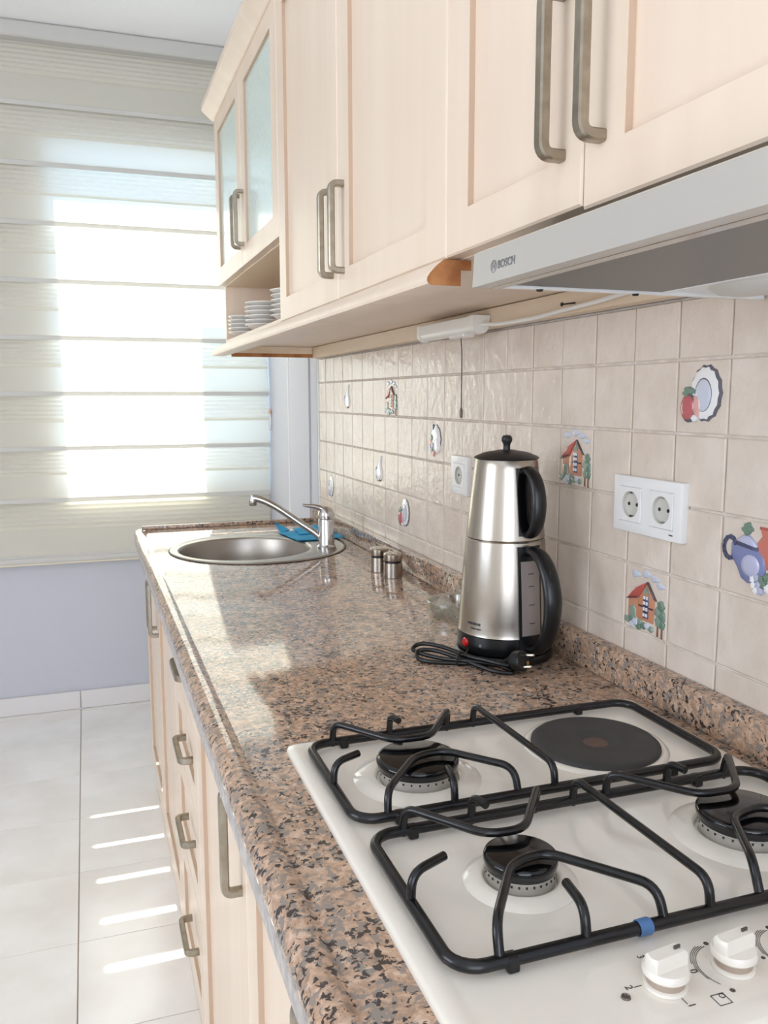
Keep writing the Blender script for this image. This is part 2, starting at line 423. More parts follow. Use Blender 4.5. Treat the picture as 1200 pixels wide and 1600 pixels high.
# moulded pictures on the decorated tiles
def ell(cu, cv, ru, rv, n=14, wob=0.0, wn=0, a0=0):
    return [(cu+ru*(1+wob*math.cos(wn*t))*math.cos(t+a0), cv+rv*(1+wob*math.cos(wn*t))*math.sin(t+a0)) for t in [2*math.pi*i/n for i in range(n)]]
def relief(tile, name, poly, h, material, base=0.0):
    """dome a polygon out of the tile face; poly in tile fractions, u to the right as seen from the room"""
    bm = B(); cu = sum(p[0] for p in poly)/len(poly); cv = sum(p[1] for p in poly)/len(poly)
    def W(u, v, w): return Vector((-.0035-base-w, TW/2-u*TW, -TH/2+v*TH))
    levels = [(1.0, -.0016), (1.0, h*.55), (.86, h*.92), (.45, h)]
    rings = [[bm.verts.new(W(cu+(u-cu)*s, cv+(v-cv)*s, w)) for u, v in poly] for s, w in levels]
    n = len(poly)
    for a, b2 in zip(rings, rings[1:]):
        for i in range(n): bm.faces.new((a[i], a[(i+1) % n], b2[(i+1) % n], b2[i]))
    bm.faces.new(rings[-1]); bm.faces.new(rings[0][::-1])
    bmesh.ops.recalc_face_normals(bm, faces=bm.faces)
    me = bpy.data.meshes.new(name); bm.to_mesh(me); bm.free()
    for p in me.polygons: p.use_smooth = True
    me.set_sharp_from_angle(angle=math.radians(50)); me.materials.append(MATS[material])
    o = bpy.data.objects.new(name, me); COL.objects.link(o); o.parent = tile
    return o
def house(t):
    R = lambda *a, **k: relief(t, *a, **k)
    R('house_wall', [(.09, .47), (.34, .53), (.34, .22), (.09, .2)], .0014, 'r_orange')
    R('house_wall', [(.33, .52), (.53, .77), (.72, .56), (.70, .20), (.33, .20)], .0022, 'r_orange')
    R('house_roof', [(.06, .46), (.35, .53), (.54, .80), (.27, .67)], .0036, 'r_red')
    R('roof_edge', [(.06, .455), (.35, .525), (.35, .545), (.06, .475)], .0042, 'r_dark')
    R('roof_edge', [(.53, .80), (.56, .80), (.77, .555), (.74, .555)], .0042, 'r_dark')
    R('house_gable', [(.46, .62), (.535, .74), (.61, .62)], .0036, 'r_green')
    R('house_window', [(.46, .24), (.60, .24), (.60, .60), (.46, .60)], .0030, 'r_navy')
    for a in (.475, .535):
        for q in (.27, .36, .45, .53): R('pane', [(a, q), (a+.045, q), (a+.045, q+.055), (a, q+.055)], .0038, 'r_white')
    R('timber', [(.34, .40), (.70, .40), (.70, .43), (.34, .43)], .0028, 'r_dark')
    R('archway', [(.13, .18), (.29, .18), (.29, .34), (.21, .40), (.13, .34)], .0026, 'r_green')
    for c in ((.26, .87, .11, .055), (.50, .91, .09, .06), (.70, .87, .10, .05), (.83, .79, .09, .045)): R('cloud', ell(c[0], c[1], c[2], c[3], 12, .12, 3), .0022, 'r_cloud')
    for i, (u, v, s) in enumerate(((.08, .14, .07), (.18, .17, .07), (.28, .14, .075), (.38, .16, .065), (.47, .12, .065), (.56, .14, .06), (.65, .11, .06), (.36, .08, .06), (.20, .09, .06))):
        R('bush', ell(u, v, s, s*.8, 12, .16, 5, i), .0024+.0003*(i % 3), ('r_green', 'r_leaf', 'r_cloud')[i % 3])
    for i, (u, v, s) in enumerate(((.86, .50, .08), (.80, .40, .075), (.89, .36, .08), (.82, .27, .08), (.90, .24, .065))):
        R('foliage', ell(u, v, s, s*1.1, 12, .16, 5, i), .0028, ('r_leaf', 'r_green')[i % 2])
    R('trunk', [(.79, .04), (.825, .04), (.815, .22), (.795, .22)], .002, 'r_trunk'); R('trunk', [(.885, .03), (.92, .03), (.91, .2), (.89, .2)], .002, 'r_trunk')
def plate(t, fruit=True):
    R = lambda *a, **k: relief(t, *a, **k)
    R('painted_ground', ell(.45, .2, .33, .06, 14, .1, 4), .0003, 'r_shadow')
    R('plate_edge', ell(.58, .55, .30, .37, 28, .03, 14), .0022, 'r_rim')
    R('plate_rim', ell(.56, .55, .27, .34, 28, .03, 14), .0034, 'r_white')
    R('plate_line', ell(.55, .53, .185, .25, 22), .0039, 'r_rim')
    R('plate_well', ell(.55, .525, .17, .235, 22), .0043, 'r_cloud')
    if fruit:
        R('fruit_back', ell(.42, .38, .10, .16, 14), .0046, 'r_pink')
        R('fruit', ell(.28, .36, .17, .20, 18), .0048, 'r_rim'); R('fruit', ell(.265, .36, .15, .18, 18), .0056, 'r_fruit')
        for u, v, a in ((.25, .60, .4), (.33, .58, -.4), (.22, .55, .9)): R('leaf', ell(u, v, .07, .045, 10, .1, 3, a), .0054, 'r_leaf')
        R('seed_cluster', ell(.40, .22, .06, .05, 10, .15, 4), .005, 'r_white')
    else:
        R('jug_front', ell(.42, .36, .16, .17, 16), .0052, 'r_lilac'); R('jug_front', ell(.40, .62, .09, .09, 12), .005, 'r_blue')
def jug(t):
    R = lambda *a, **k: relief(t, *a, **k)
    R('painted_ground', ell(.5, .17, .30, .06, 14, .1, 4), .0003, 'r_ground')
    R('jug_body', [(.28, .3), (.34, .2), (.62, .17), (.76, .26), (.78, .42), (.68, .58), (.66, .72), (.72, .90), (.62, .86), (.50, .76), (.42, .60), (.28, .46)], .0042, 'r_white')
    R('jug_shade', [(.26, .3), (.34, .22), (.42, .24), (.44, .55), (.36, .52)], .0048, 'r_lilac')
    R('jug_handle', [(.20, .36), (.28, .34), (.32, .50), (.28, .56), (.20, .48)], .003, 'r_blue')
    R('jug_foot', ell(.52, .20, .16, .04, 12), .0046, 'r_trunk')
def basket(t):
    R = lambda *a, **k: relief(t, *a, **k)
    R('painted_ground', ell(.5, .16, .30, .06, 14, .1, 4), .0003, 'r_shadow')
    R('plate_edge', ell(.56, .54, .32, .34, 24, .05, 9), .002, 'r_rim'); R('plate_rim', ell(.56, .54, .28, .31, 24, .05, 9), .0032, 'r_white')
    R('jug_body', ell(.66, .38, .18, .18, 16), .0048, 'r_white')
    for i, (u, v) in enumerate(((.28, .32), (.38, .26), (.30, .45), (.42, .38), (.36, .56), (.46, .20))): R('flower', ell(u, v, .07, .07, 12, .2, 5, i), .005, ('r_lilac', 'r_leaf', 'r_pink')[i % 3])
    R('bow', ell(.44, .80, .07, .06, 12, .2, 4), .004, 'r_navy')
def teapot(t):
    R = lambda *a, **k: relief(t, *a, **k)
    R('painted_ground', ell(.42, .18, .34, .09, 16, .12, 5), .0003, 'r_ground'); R('painted_ground', ell(.62, .11, .25, .06, 14, .12, 5), .0003, 'r_ground')
    R('pot', [(.62, .42), (.92, .42), (.94, .70), (.90, .82), (.95, .93), (.66, .93), (.70, .82), (.58, .68)], .0026, 'r_pot')
    R('pot_rim', [(.655, .90), (.95, .90), (.95, .935), (.655, .935)], .0036, 'r_red')
    for i in range(12):
        a0 = math.radians(30*i); a1 = math.radians(30*(i+1)); cu, cv, ro, ri = .17, .60, .13, .085
        R('teapot_handle', [(cu+ri*math.cos(a0), cv+ri*1.3*math.sin(a0)), (cu+ro*math.cos(a0), cv+ro*1.3*math.sin(a0)), (cu+ro*math.cos(a1), cv+ro*1.3*math.sin(a1)), (cu+ri*math.cos(a1), cv+ri*1.3*math.sin(a1))], .0034, 'r_navy')
    R('teapot_body', [(.20, .67), (.66, .65), (.76, .56), (.79, .44), (.76, .32), (.66, .23), (.50, .20), (.39, .25), (.31, .38), (.20, .50)], .0040, 'r_blue')
    R('teapot_shine', ell(.55, .43, .17, .15, 16), .0048, 'r_lilac')
    R('teapot_collar', [(.26, .66), (.66, .62), (.66, .67), (.26, .72)], .0052, 'r_navy')
    R('teapot_lid', [(.27, .71), (.38, .79), (.50, .80), (.64, .70), (.64, .66)], .0046, 'r_lilac')
    for i, (u, v) in enumerate(((.46, .84), (.42, .87), (.50, .88), (.46, .92))): R('leaf', ell(u, v, .045, .045, 10, .2, 3, i), .005, 'r_leaf')
    for i, (u, v) in enumerate(((.60, .27), (.67, .30), (.74, .30), (.62, .20), (.70, .22), (.78, .24), (.66, .14), (.74, .15), (.82, .33), (.84, .20))):
        R('flower', ell(u, v, .045, .05, 10, .2, 5, i), .0054, ('r_white', 'r_lilac', 'r_leaf')[i % 3])
for key, kind in DECOR.items():
    t = wall_tiles[key]; t.name = 'decorated_tile'
    {'house': house, 'plate': lambda q: plate(q, False), 'fruit': plate, 'jug': jug, 'basket': basket, 'teapot': teapot}[kind](t)

# ================================================================== blind
YB = .910
blind = thing('zebra_blind', 'cream pleated zebra roller blind covering the sunlit window', 'blind', (-1.1, YB, .64))
BX0, BX1 = -2.1, -.008
finish('head_rail', box(B(), BX0, BX1, YB-.045, YB+.035, 2.655, 2.713, .006), 'blind_hem', blind)
PITCH_B = .2195; GAP = .022; OVER = .006
zl = [.674, .907]+[1.1155+PITCH_B*i for i in range(8)]
zl[-1] = 2.70
for i, (z0, z1) in enumerate(zip(zl, zl[1:])):
    # each band leans: its top lies towards the window, its foot towards the room; fine ribs run across it
    slit = OVER if i in (0,) else -.0015
    top = min(z1+slit+ .006, 2.66); bot = z0-.006; bd = None
    for nm, f0, f1, n, amp, mt in (('blind_band', 0, .52, 2, 0, 'blind_fabric'), ('ribbed_strip', .47, 1, 7, .0026, 'blind_ribbed')):
        bm = B(); rows = []
        for j in range(n*2+1):
            f = f0+(f1-f0)*j/(n*2); z = bot+(top-bot)*f
            y = YB-GAP/2+GAP*f+(amp if j % 2 else -amp)
            rows.append((bm.verts.new((BX0, y, z)), bm.verts.new((BX1, y, z))))
        for a, c in zip(rows, rows[1:]): bm.faces.new((a[0], a[1], c[1], c[0]))
        q = finish(nm, bm, mt, blind if bd is None else bd, smooth=0)
        bd = bd or q
    finish('hem', box(B(), BX0, BX1, YB-GAP/2-.004, YB-GAP/2-.0005, bot-.006, bot+.012, .001), 'blind_hem', bd)
finish('bottom_rail', box(B(), BX0, BX1, YB-.022, YB-.004, .648, .672, .006, 2), 'blind_hem', blind)
finish('bottom_strip', box(B(), BX0, BX1, YB-.018, YB-.008, .640, .650, .002), 'cream_plastic', blind)
# cord cleat with flower on the wall beside the blind
cl = thing('cord_hook', 'small pink flower cord hook with a white loop beside the blind', 'hook', (-.004, .87, 1.2))
for i in range(5):
    a = 2*math.pi*i/5
    lathe_b = B(); lathe(lathe_b, [(0, -.006), (.006, -.004), (.007, 0), (0, .003)], (-.010, .872+.009*math.cos(a), 1.255+.009*math.sin(a)), 10, 'x'); finish('petal', lathe_b, 'pink_plastic', cl)
b_ = B(); lathe(b_, [(0, -.008), (.005, -.004), (.005, .007), (0, .008)], (-.010, .872, 1.255), 10, 'x'); finish('flower_centre', b_, 'brass', cl)
b_ = B(); tube(b_, [(-.012, .872+.016*math.cos(t), 1.212+.034*math.sin(t)) for t in [2*math.pi*i/24 for i in range(24)]], .003, 8, True); finish('cord_loop', b_, 'white_plastic', cl)

# ================================================================== handles and doors
def handle_bm(a, c, out, width=.013, thick=.0105, stand=.023, wdir=(0, 1, 0)):
    """flat bow handle from a to c (feet on the door), standing off along out; wdir is the width direction of the bar"""
    a, c, out = Vector(a), Vector(c), Vector(out)
    pts = fillet([a, a+out*stand, c+out*stand, c], .015, 6)
    w, t = width/2, thick/2; ch = .0018
    sec = [(-t+ch, -w), (t-ch, -w), (t, -w+ch), (t, w-ch), (t-ch, w), (-t+ch, w), (-t, w-ch), (-t, -w+ch)]
    bm = B(); sweep(bm, pts, sec, wdir); return bm
OUT = Vector((-1, 0, 0))
def framed_door(parent, xf, y0, y1, z0, z1, st=.058, rail=.05, th=.02, panel='door_wood', name='door', recess=.0075):
    """door seen on its -x face: mitred frame proud of a recessed panel; returns the frame object"""
    g = .0014; y0 += g; y1 -= g; z0 += g; z1 -= g
    bm = B()
    o_ = [(y0, z0), (y1, z0), (y1, z1), (y0, z1)]; i_ = [(y0+st, z0+rail), (y1-st, z0+rail), (y1-st, z1-rail), (y0+st, z1-rail)]
    ch = .0022
    oc = [(y0+ch, z0+ch), (y1-ch, z0+ch), (y1-ch, z1-ch), (y0+ch, z1-ch)]
    ring = lambda pts, x: [bm.verts.new((x, p[0], p[1])) for p in pts]
    back_o = ring(o_, xf+th); edge = ring(o_, xf+ch); fo = ring(oc, xf); fi = ring(i_, xf); pi = ring(i_, xf+recess+.004); bi = ring(i_, xf+th)
    for A_, C_ in ((back_o, edge), (edge, fo), (fo, fi), (fi, bi), (bi, back_o)):
        for k in range(4): bm.faces.new((A_[k], A_[(k+1) % 4], C_[(k+1) % 4], C_[k]))
    d = finish(name, bm, 'door_wood', parent, smooth=20)
    p = finish('panel' if panel != 'frosted_glass' else 'glass_pane', box(B(), xf+recess, xf+recess+.006, y0+st-.001, y1-st+.001, z0+rail-.001, z1-rail+.001), panel, d)
    if panel == 'frosted_glass': p['label'] = 'pale green textured glass pane'
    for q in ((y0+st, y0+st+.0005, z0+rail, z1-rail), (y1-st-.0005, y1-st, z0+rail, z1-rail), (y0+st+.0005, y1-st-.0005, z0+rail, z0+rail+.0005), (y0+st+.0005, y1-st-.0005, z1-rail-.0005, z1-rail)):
        finish('shade_strip', box(B(), xf+.0006, xf+recess, *q), 'recess_shade_wood', d)  # thin brown strips put the recess shade into the colour
    return d
def vhandle(door, y, z0, z1, xf):
    o = finish('handle', handle_bm((xf+.001, y, z0), (xf+.001, y, z1), OUT), 'nickel', door); o['label'] = 'brushed nickel bow handle'
def hhandle(door, y0, y1, z, xf):
    o = finish('handle', handle_bm((xf+.001, y0, z), (xf+.001, y1, z), OUT, wdir=(0, 0, 1)), 'nickel', door); o['label'] = 'brushed nickel bow handle'

# ================================================================== wall cabinets
XF = -.335; XB = -.003; ZT = 2.187
def carcass(root, y0, y1, z0, z1, mid=None):
    t = .018
    for nm, q in (('side_panel', (XF+.021, XB, y1-t, y1, z0, z1)), ('side_panel', (XF+.021, XB, y0, y0+t, z0, z1)), ('top_panel', (XF+.021, XB, y0+t, y1-t, z1-t, z1)),
                  ('bottom_panel', (XF+.021, XB, y0+t, y1-t, z0, z0+t)), ('back_panel', (XB-.006, XB, y0+t, y1-t, z0+t, z1-t))):
        finish(nm, box(B(), *q, .0008), 'cab_wood', root)
    if mid: finish('shelf', box(B(), XF+.021, XB-.007, y0+t, y1-t, mid, mid+t, .0008), 'inside_wood', root)
Y = [.086, -.371, -.838, -1.309, -1.780, -2.084, -2.388]
ZB = 1.484
u1 = thing('wall_cabinet', 'pale wooden wall cabinet with two frosted glass doors above an open shelf', 'cabinet', (-.17, (Y[0]+Y[2])/2, ZB))
carcass(u1, Y[2], Y[0], ZB, ZT, 1.672)
for a, c, hy in ((Y[1], Y[0], Y[1]+.030), (Y[2], Y[1], Y[1]-.030)):
    d = framed_door(u1, XF, a, c, 1.674, ZT, .062, .05, panel='frosted_glass'); vhandle(d, hy, 1.728, 1.865, XF)
u2 = thing('wall_cabinet', 'pale wooden wall cabinet with two plain panelled doors, between glass-door cabinet and hood', 'cabinet', (-.17, (Y[2]+Y[4])/2, ZB))
carcass(u2, Y[4], Y[2], ZB, ZT)
for a, c, hy in ((Y[3], Y[2], Y[3]+.034), (Y[4], Y[3], Y[3]-.034)):
    d = framed_door(u2, XF, a, c, ZB, ZT, .062, .048); vhandle(d, hy, 1.530, 1.672, XF)
u3 = thing('wall_cabinet', 'pale wooden wall cabinet with narrow doors directly above the cooker hood', 'cabinet', (-.17, (Y[4]+Y[6])/2, ZB))
carcass(u3, Y[6], Y[4], ZB, ZT)
for a, c, hy, dz in ((Y[5], Y[4], Y[5]+.035, 0), (Y[6], Y[5], Y[5]-.030, -.004)):
    d = framed_door(u3, XF, a, c, ZB+dz, ZT, .060, .048); vhandle(d, hy, 1.536, 1.676, XF)
# cornice along the tops
def along_y(u, v, w): return Vector((u, w, v))
b_ = B(); prism(b_, [(-.31, ZT+.001), (-.336, ZT+.001), (-.342, ZT+.004), (-.366, ZT+.024), (-.372, ZT+.030), (-.372, ZT+.046), (-.31, ZT+.046)], along_y, .098, Y[6])
tag(finish('cornice', b_, 'cab_wood'), 'sloping pale wooden cornice along the top of the wall cabinets', 'moulding')
# light pelmet: quarter round with a shelf lip
PZ0, PZ1 = 1.4515, 1.4825
prof = [(-.318, PZ0), (-.318, 1.4705), (-.304, 1.4705), (-.304, PZ1)]+[(-.3405, PZ1), (-.3470, 1.4775), (-.3530, 1.4720), (-.3585, 1.4660), (-.3618, 1.4610), (-.3625, 1.4570), (-.3605, 1.4532), (-.3560, PZ0)]
b_ = B(); prism(b_, prof, along_y, .100, -1.786)
pel = thing('pelmet', 'rounded pale wooden pelmet moulding under the wall cabinets, cut off beside the hood', 'moulding', (-.33, -.85, PZ0))
finish('moulding', b_, 'cab_wood', pel)
b_ = B(); prism(b_, [(u*.998-.0006, v*.9998+.0003) for u, v in prof], along_y, -1.7855, -1.7875)
o = finish('cut_end', b_, 'raw_wood', pel); o['label'] = 'bare brown cut end'
# battens under the cabinets
tag(finish('wall_batten', box(B(), -.030, -.002, -2.38, .072, 1.447, 1.4825, .001), 'batten_wood'), 'pale wooden batten along the wall above the tiles', 'batten')
bt = thing('end_batten', 'brown edged batten under the far end of the wall cabinets', 'batten', (-.15, .07, 1.447))
finish('batten', box(B(), -.300, -.031, .052, .074, 1.4605, 1.4825), 'batten_wood', bt)
finish('raw_edge', box(B(), -.300, -.031, .052, .074, 1.4490, 1.4603), 'raw_wood', bt)

# saucers on the open shelf
def saucer_mesh():
    bm = B(); r = .058
    prof = [(0, .006), (.022, .006), (.040, .010), (.052, .0155), (r-.0008, .0185), (r, .0175), (r-.0004, .0160), (.050, .0125), (.040, .006), (.026, .0015), (.026, 0), (.021, 0), (.021, .003), (0, .003)]
    lathe(bm, prof, (0, 0, 0), 36)
    bmesh.ops.recalc_face_normals(bm, faces=bm.faces)
    me = bpy.data.meshes.new('saucer'); bm.to_mesh(me); bm.free()
    for p in me.polygons: p.use_smooth = True
    me.set_sharp_from_angle(angle=math.radians(50)); me.materials.append(MATS['porcelain']); return me
sme = saucer_mesh()
ORD = ['lowest', 'second from the bottom', 'third from the bottom', 'fourth from the bottom', 'fifth from the bottom', 'topmost']
for (sx, sy, n, which, grp) in ((-.266, -.040, 5, 'in the stack nearest the window', 'far'), (-.266, -.335, 6, 'in the middle stack', 'middle'), (-.256, -.640, 6, 'in the stack half hidden by the cabinet door', 'near')):
    for i in range(n):
        o = bpy.data.objects.new('saucer', sme); COL.objects.link(o)
        o.location = (sx+random.uniform(-.0015, .0015), sy+random.uniform(-.0015, .0015), ZB+.018+.0003+.0122*i); o.rotation_euler[2] = random.uniform(0, 6)
        w = ORD[i] if i < n-1 else 'topmost'
        tag(o, 'white porcelain saucer, %s %s' % (w, which), 'saucer', 'saucers on the open shelf')

# ================================================================== cooker hood
HY0, HY1 = -2.44, -1.945
hood = thing('cooker_hood', 'slim brushed metal cooker hood under the wall cabinet', 'cooker hood', (-.19, (HY0+HY1)/2, 1.428))
finish('body', box(B(), -.355, -.004, HY0+.004, HY1-.002, 1.436, 1.4455), 'hood_paint', hood)
finish('side_flange', box(B(), -.358, -.004, HY1-.010, HY1, 1.429, 1.437, .001), 'white_plastic', hood)
finish('motor_box', box(B(), -.30, -.034, HY0+.03, HY1-.03, 1.4455, 1.4835), 'black_plastic', hood)
b_ = B(); prism(b_, [(-.376, 1.4285), (-.358, 1.4285), (-.355, 1.436), (-.355, 1.4645), (-.370, 1.4645), (-.374, 1.462)], along_y, HY0, HY1)
fp = finish('front_panel', b_, 'hood_paint', hood)
finish('lip', box(B(), -.3585, -.345, HY0+.003, HY1-.003, 1.4280, 1.4365, .001), 'steel', hood)
fl_ = finish('filter', box(B(), -.338, -.150, HY0+.01, HY1-.012, 1.4315, 1.4362), 'hood_filter', hood)
finish('filter_rim', box(B(), -.344, -.338, HY0+.01, HY1-.012, 1.4300, 1.4362, .001), 'steel', fl_)
finish('filter_rim', box(B(), -.150, -.146, HY0+.01, HY1-.012, 1.4305, 1.4362, .001), 'white_plastic', fl_)
finish('rear_panel', box(B(), -.146, -.006, HY0+.01, HY1-.012, 1.4330, 1.4362), 'white_plastic', hood)
# oval light lens hanging below the rear panel
b_ = B(); lathe(b_, [(0, -.0125), (.020, -.012), (.040, -.0085), (.052, -.002), (.054, .001), (0, .001)], (0, 0, 0), 32)
for v in b_.verts: v.co = Vector((-.098+v.co.x*.62, -2.035+v.co.y*1.0, 1.4335+v.co.z))
finish('light_lens', b_, 'socket_inside', hood)
for (sx, sy) in ((-.30, HY1-.006), (-.18, HY1-.006)):
    b_ = B(); lathe(b_, [(0, -.002), (.003, -.002), (.004, 0), (0, 0)], (sx, sy, 1.429), 12); finish('screw', b_, 'gasket', hood)
def hood_face(u, v, w): return Vector((-.3752-w, -2.019-u, 1.4435+v))
finish('lettering', text_bm('BOSCH', .0110, hood_face, .0003, .0002), 'print_hood', fp, smooth=0)
def flat_ring(bm, fn, cu, cv, r0, r1, n=28, a0=0, a1=2*math.pi, h=.0003):
    full = abs(a1-a0-2*math.pi) < 1e-3
    pts = [a0+(a1-a0)*i/n for i in range(n+1)]
    rows = [[bm.verts.new(fn(cu+r*math.cos(t), cv+r*math.sin(t), w)) for (r, w) in ((r0, 0), (r0, h), (r1, h), (r1, 0))] for t in pts]
    for a, c in zip(rows, rows[1:]):
        for k in range(4): bm.faces.new((a[k], a[(k+1) % 4], c[(k+1) % 4], c[k]))
    if not full: bm.faces.new(rows[0]); bm.faces.new(rows[-1][::-1])
    else: bmesh.ops.remove_doubles(bm, verts=bm.verts, dist=1e-6)
EU = -.0265
b_ = B(); flat_ring(b_, hood_face, EU, 0, .0052, .0061)
for s in (-1, 1): prism(b_, [(EU+s*.0017, -.0036), (EU+s*.0028, -.0036), (EU+s*.0028, .0036), (EU+s*.0017, .0036)], hood_face, 0, .0003)
prism(b_, [(EU-.0019, -.0006), (EU+.0019, -.0006), (EU+.0019, .0006), (EU-.0019, .0006)], hood_face, 0, .0003)
finish('emblem', b_, 'print_hood', fp, smooth=0)

# under-cabinet lamp with pull cord, its cable and a screw
lamp = thing('under_cabinet_lamp', 'white tubular striplight with pull cord under the wall cabinet', 'lamp', (-.062, -1.15, 1.435))
LX, LZ, LR = -.0505, 1.4500, .0140
b_ = B(); prism(b_, [(LX+LR*math.cos(t)*1.05, LZ+LR*math.sin(t)) for t in [math.pi*(1+i/14) for i in range(15)]]+[(LX+LR*1.05, LZ+.018), (LX-LR*1.05, LZ+.018)], along_y, -1.268, -1.014)
finish('diffuser', b_, 'lamp_plastic', lamp)
b_ = B(); prism(b_, [(LX+LR*1.12*math.cos(t)*1.05, LZ+LR*1.12*math.sin(t)) for t in [math.pi*(1+i/14) for i in range(15)]]+[(LX+LR*1.44, LZ+.019), (LX-LR*1.2, LZ+.019)], along_y, -1.290, -1.268)
finish('end_cap', b_, 'lamp_plastic', lamp)
b_ = B(); prism(b_, [(LX+LR*1.12*math.cos(t)*1.05, LZ+LR*1.12*math.sin(t)) for t in [math.pi*(1+i/14) for i in range(15)]]+[(LX+LR*1.44, LZ+.019), (LX-LR*1.2, LZ+.019)], along_y, -1.014, -1.002)
finish('end_cap', b_, 'lamp_plastic', lamp)
finish('switch_box', box(B(), LX-.012, LX+.014, -1.235, -1.165, LZ-LR-.004, LZ-LR+.004, .002), 'lamp_plastic', lamp)
b_ = B(); tube(b_, spline([(-.046, -1.190, LZ-LR-.002), (-.046, -1.195, 1.40), (-.046, -1.195, 1.34), (-.045, -1.192, 1.292)], 5), .0011, 6); finish('pull_cord', b_, 'gasket', lamp)
b_ = B(); lathe(b_, [(0, 0), (.0028, .001), (.0032, .016), (.0018, .020), (0, .020)], (-.045, -1.192, 1.274), 10); finish('pull_weight', b_, 'pin_dark', lamp)
b_ = B(); tube(b_, spline([(-.050, -1.288, 1.452), (-.047, -1.35, 1.448), (-.046, -1.40, 1.447), (-.040, -1.47, 1.448), (-.038, -1.55, 1.452), (-.038, -1.65, 1.456), (-.040, -1.76, 1.462), (-.045, -1.90, 1.466)], 6), .0036, 8)
cab = finish('cable', b_, 'lamp_plastic', lamp)
scr = thing('screw', 'small dark screw left standing out of the batten near the hood', 'screw', (-.04, -1.575, 1.455))
b_ = B(); tube(b_, [(-.0305, -1.585, 1.462), (-.052, -1.583, 1.459)], .0013, 8); finish('shank', b_, 'gasket', scr)
b_ = B(); lathe(b_, [(0, -.002), (.0030, -.002), (.0034, 0), (0, 0)], (-.052, -1.583, 1.459), 10, 'x'); finish('head', b_, 'gasket', scr)

# ================================================================== wall sockets
def socket(root, yc, zc, s=.040):
    x0 = -.0115
    ins = finish('socket_insert', None_ins(yc, zc, s, x0), 'white_plastic', root)
    b_ = B(); lathe(b_, [(.0195, -.0008), (.0188, .0), (.0185, .0050), (0, .0050)], (x0, yc, zc), 32, 'x'); well = finish('socket_well', b_, 'socket_inside', ins)
    for dy in (-.0095, .0095):
        b_ = B(); lathe(b_, [(0, -.0006), (.0026, -.0006), (.0026, .0005), (0, .0005)], (x0+.0048, yc+dy, zc), 12, 'x'); finish('pin_hole', b_, 'gasket', ins)
    for dz in (-1, 1): finish('earth_clip', box(B(), x0+.001, x0+.0052, yc-.003, yc+.003, zc+dz*.0172-.0012, zc+dz*.0172+.0012), 'steel', ins)
def None_ins(yc, zc, s, x0):
    """square insert with a round opening"""
    bm = B(); n = 32; h = s/2*1.28
    sq = []
    for i in range(n):
        a = 2*math.pi*i/n; c, d = math.cos(a), math.sin(a); k = h/max(abs(c), abs(d)); sq.append((c*k, d*k))
    o_b = [bm.verts.new((x0+.006, yc+u, zc+v)) for u, v in sq]; o_f = [bm.verts.new((x0, yc+u, zc+v)) for u, v in sq]
    o_e = [bm.verts.new((x0-.0008, yc+u*.965, zc+v*.965)) for u, v in sq]
    i_f = [bm.verts.new((x0-.0008, yc+.0195*math.cos(2*math.pi*i/n), zc+.0195*math.sin(2*math.pi*i/n))) for i in range(n)]
    for A_, C_ in ((o_b, o_f), (o_f, o_e), (o_e, i_f)):
        for k in range(n): bm.faces.new((A_[k], A_[(k+1) % n], C_[(k+1) % n], C_[k]))
    return bm
def socket_plate(name, label, y0, y1, z0, z1, centres):
    root = thing(name, label, 'socket', (-.006, (y0+y1)/2, z0))
    bm = B(); box(bm, -.0112, .002, y0, y1, z0, z1, .0022, 2)
    pl = finish('frame', bm, 'white_plastic', root)
    for yc in centres:
        cb = B(); box(cb, -.03, -.0095, yc-.0262, yc+.0262, (z0+z1)/2-.0262, (z0+z1)/2+.0262)
        off = Vector(root.location)
        bmesh.ops.translate(cb, verts=cb.verts, vec=Vector((0, 0, 0)))
        pl.parent = None; pl.location = off; carve(pl, cb); pl.parent = root; pl.location = (0, 0, 0)
        cb = B(); lathe(cb, [(0, -.05), (.0192, -.05), (.0192, -.0022), (0, -.0022)], (0, yc, (z0+z1)/2), 32, 'x')
        pl.parent = None; pl.location = off; carve(pl, cb); pl.parent = root; pl.location = (0, 0, 0)
        socket(root, yc, (z0+z1)/2)
    return root
socket_plate('wall_socket', 'single white wall socket behind the steel kettle', -1.151, -1.066, 1.108, 1.191, [-1.1085])
s2 = socket_plate('wall_socket', 'double white wall socket on the tiles right of the kettle', -1.834, -1.678, 1.118, 1.201, [-1.7205, -1.7915])
finish('printed_mark', box(B(), -.0116, -.0111, -1.818, -1.810, 1.1262, 1.1282), 'print_grey', s2)

# ================================================================== base cabinets
XD = -.600
def base_carcass(root, y0, y1):
    t = .018
    for nm, q in (('side_panel', (XD+.021, -.03, y1-t, y1, .10, .846)), ('side_panel', (XD+.021, -.03, y0, y0+t, .10, .846)), ('bottom_panel', (XD+.021, -.03, y0+t, y1-t, .10, .118)), ('back_panel', (-.036, -.03, y0+t, y1-t, .118, .846))):
        finish(nm, box(B(), *q, .0008), 'cab_wood', root)
BY = [.088, -.402, -.888, -1.280, -1.788, -2.290, -2.60]
c1 = thing('base_cabinet', 'pale wooden base cabinet with twin doors under the sink', 'cabinet', (-.31, -.40, .1)); base_carcass(c1, BY[2], BY[0])
d = framed_door(c1, XD, BY[1], BY[0], .105, .838, .060, .06); vhandle(d, BY[1]+.030, .675, .815, XD)
d = framed_door(c1, XD, BY[2], BY[1], .105, .838, .060, .06); vhandle(d, BY[1]-.030, .670, .812, XD)
c2 = thing('base_cabinet', 'pale wooden drawer cabinet with four handled drawers in the counter run', 'cabinet', (-.31, (BY[2]+BY[3])/2, .1)); base_carcass(c2, BY[3], BY[2])
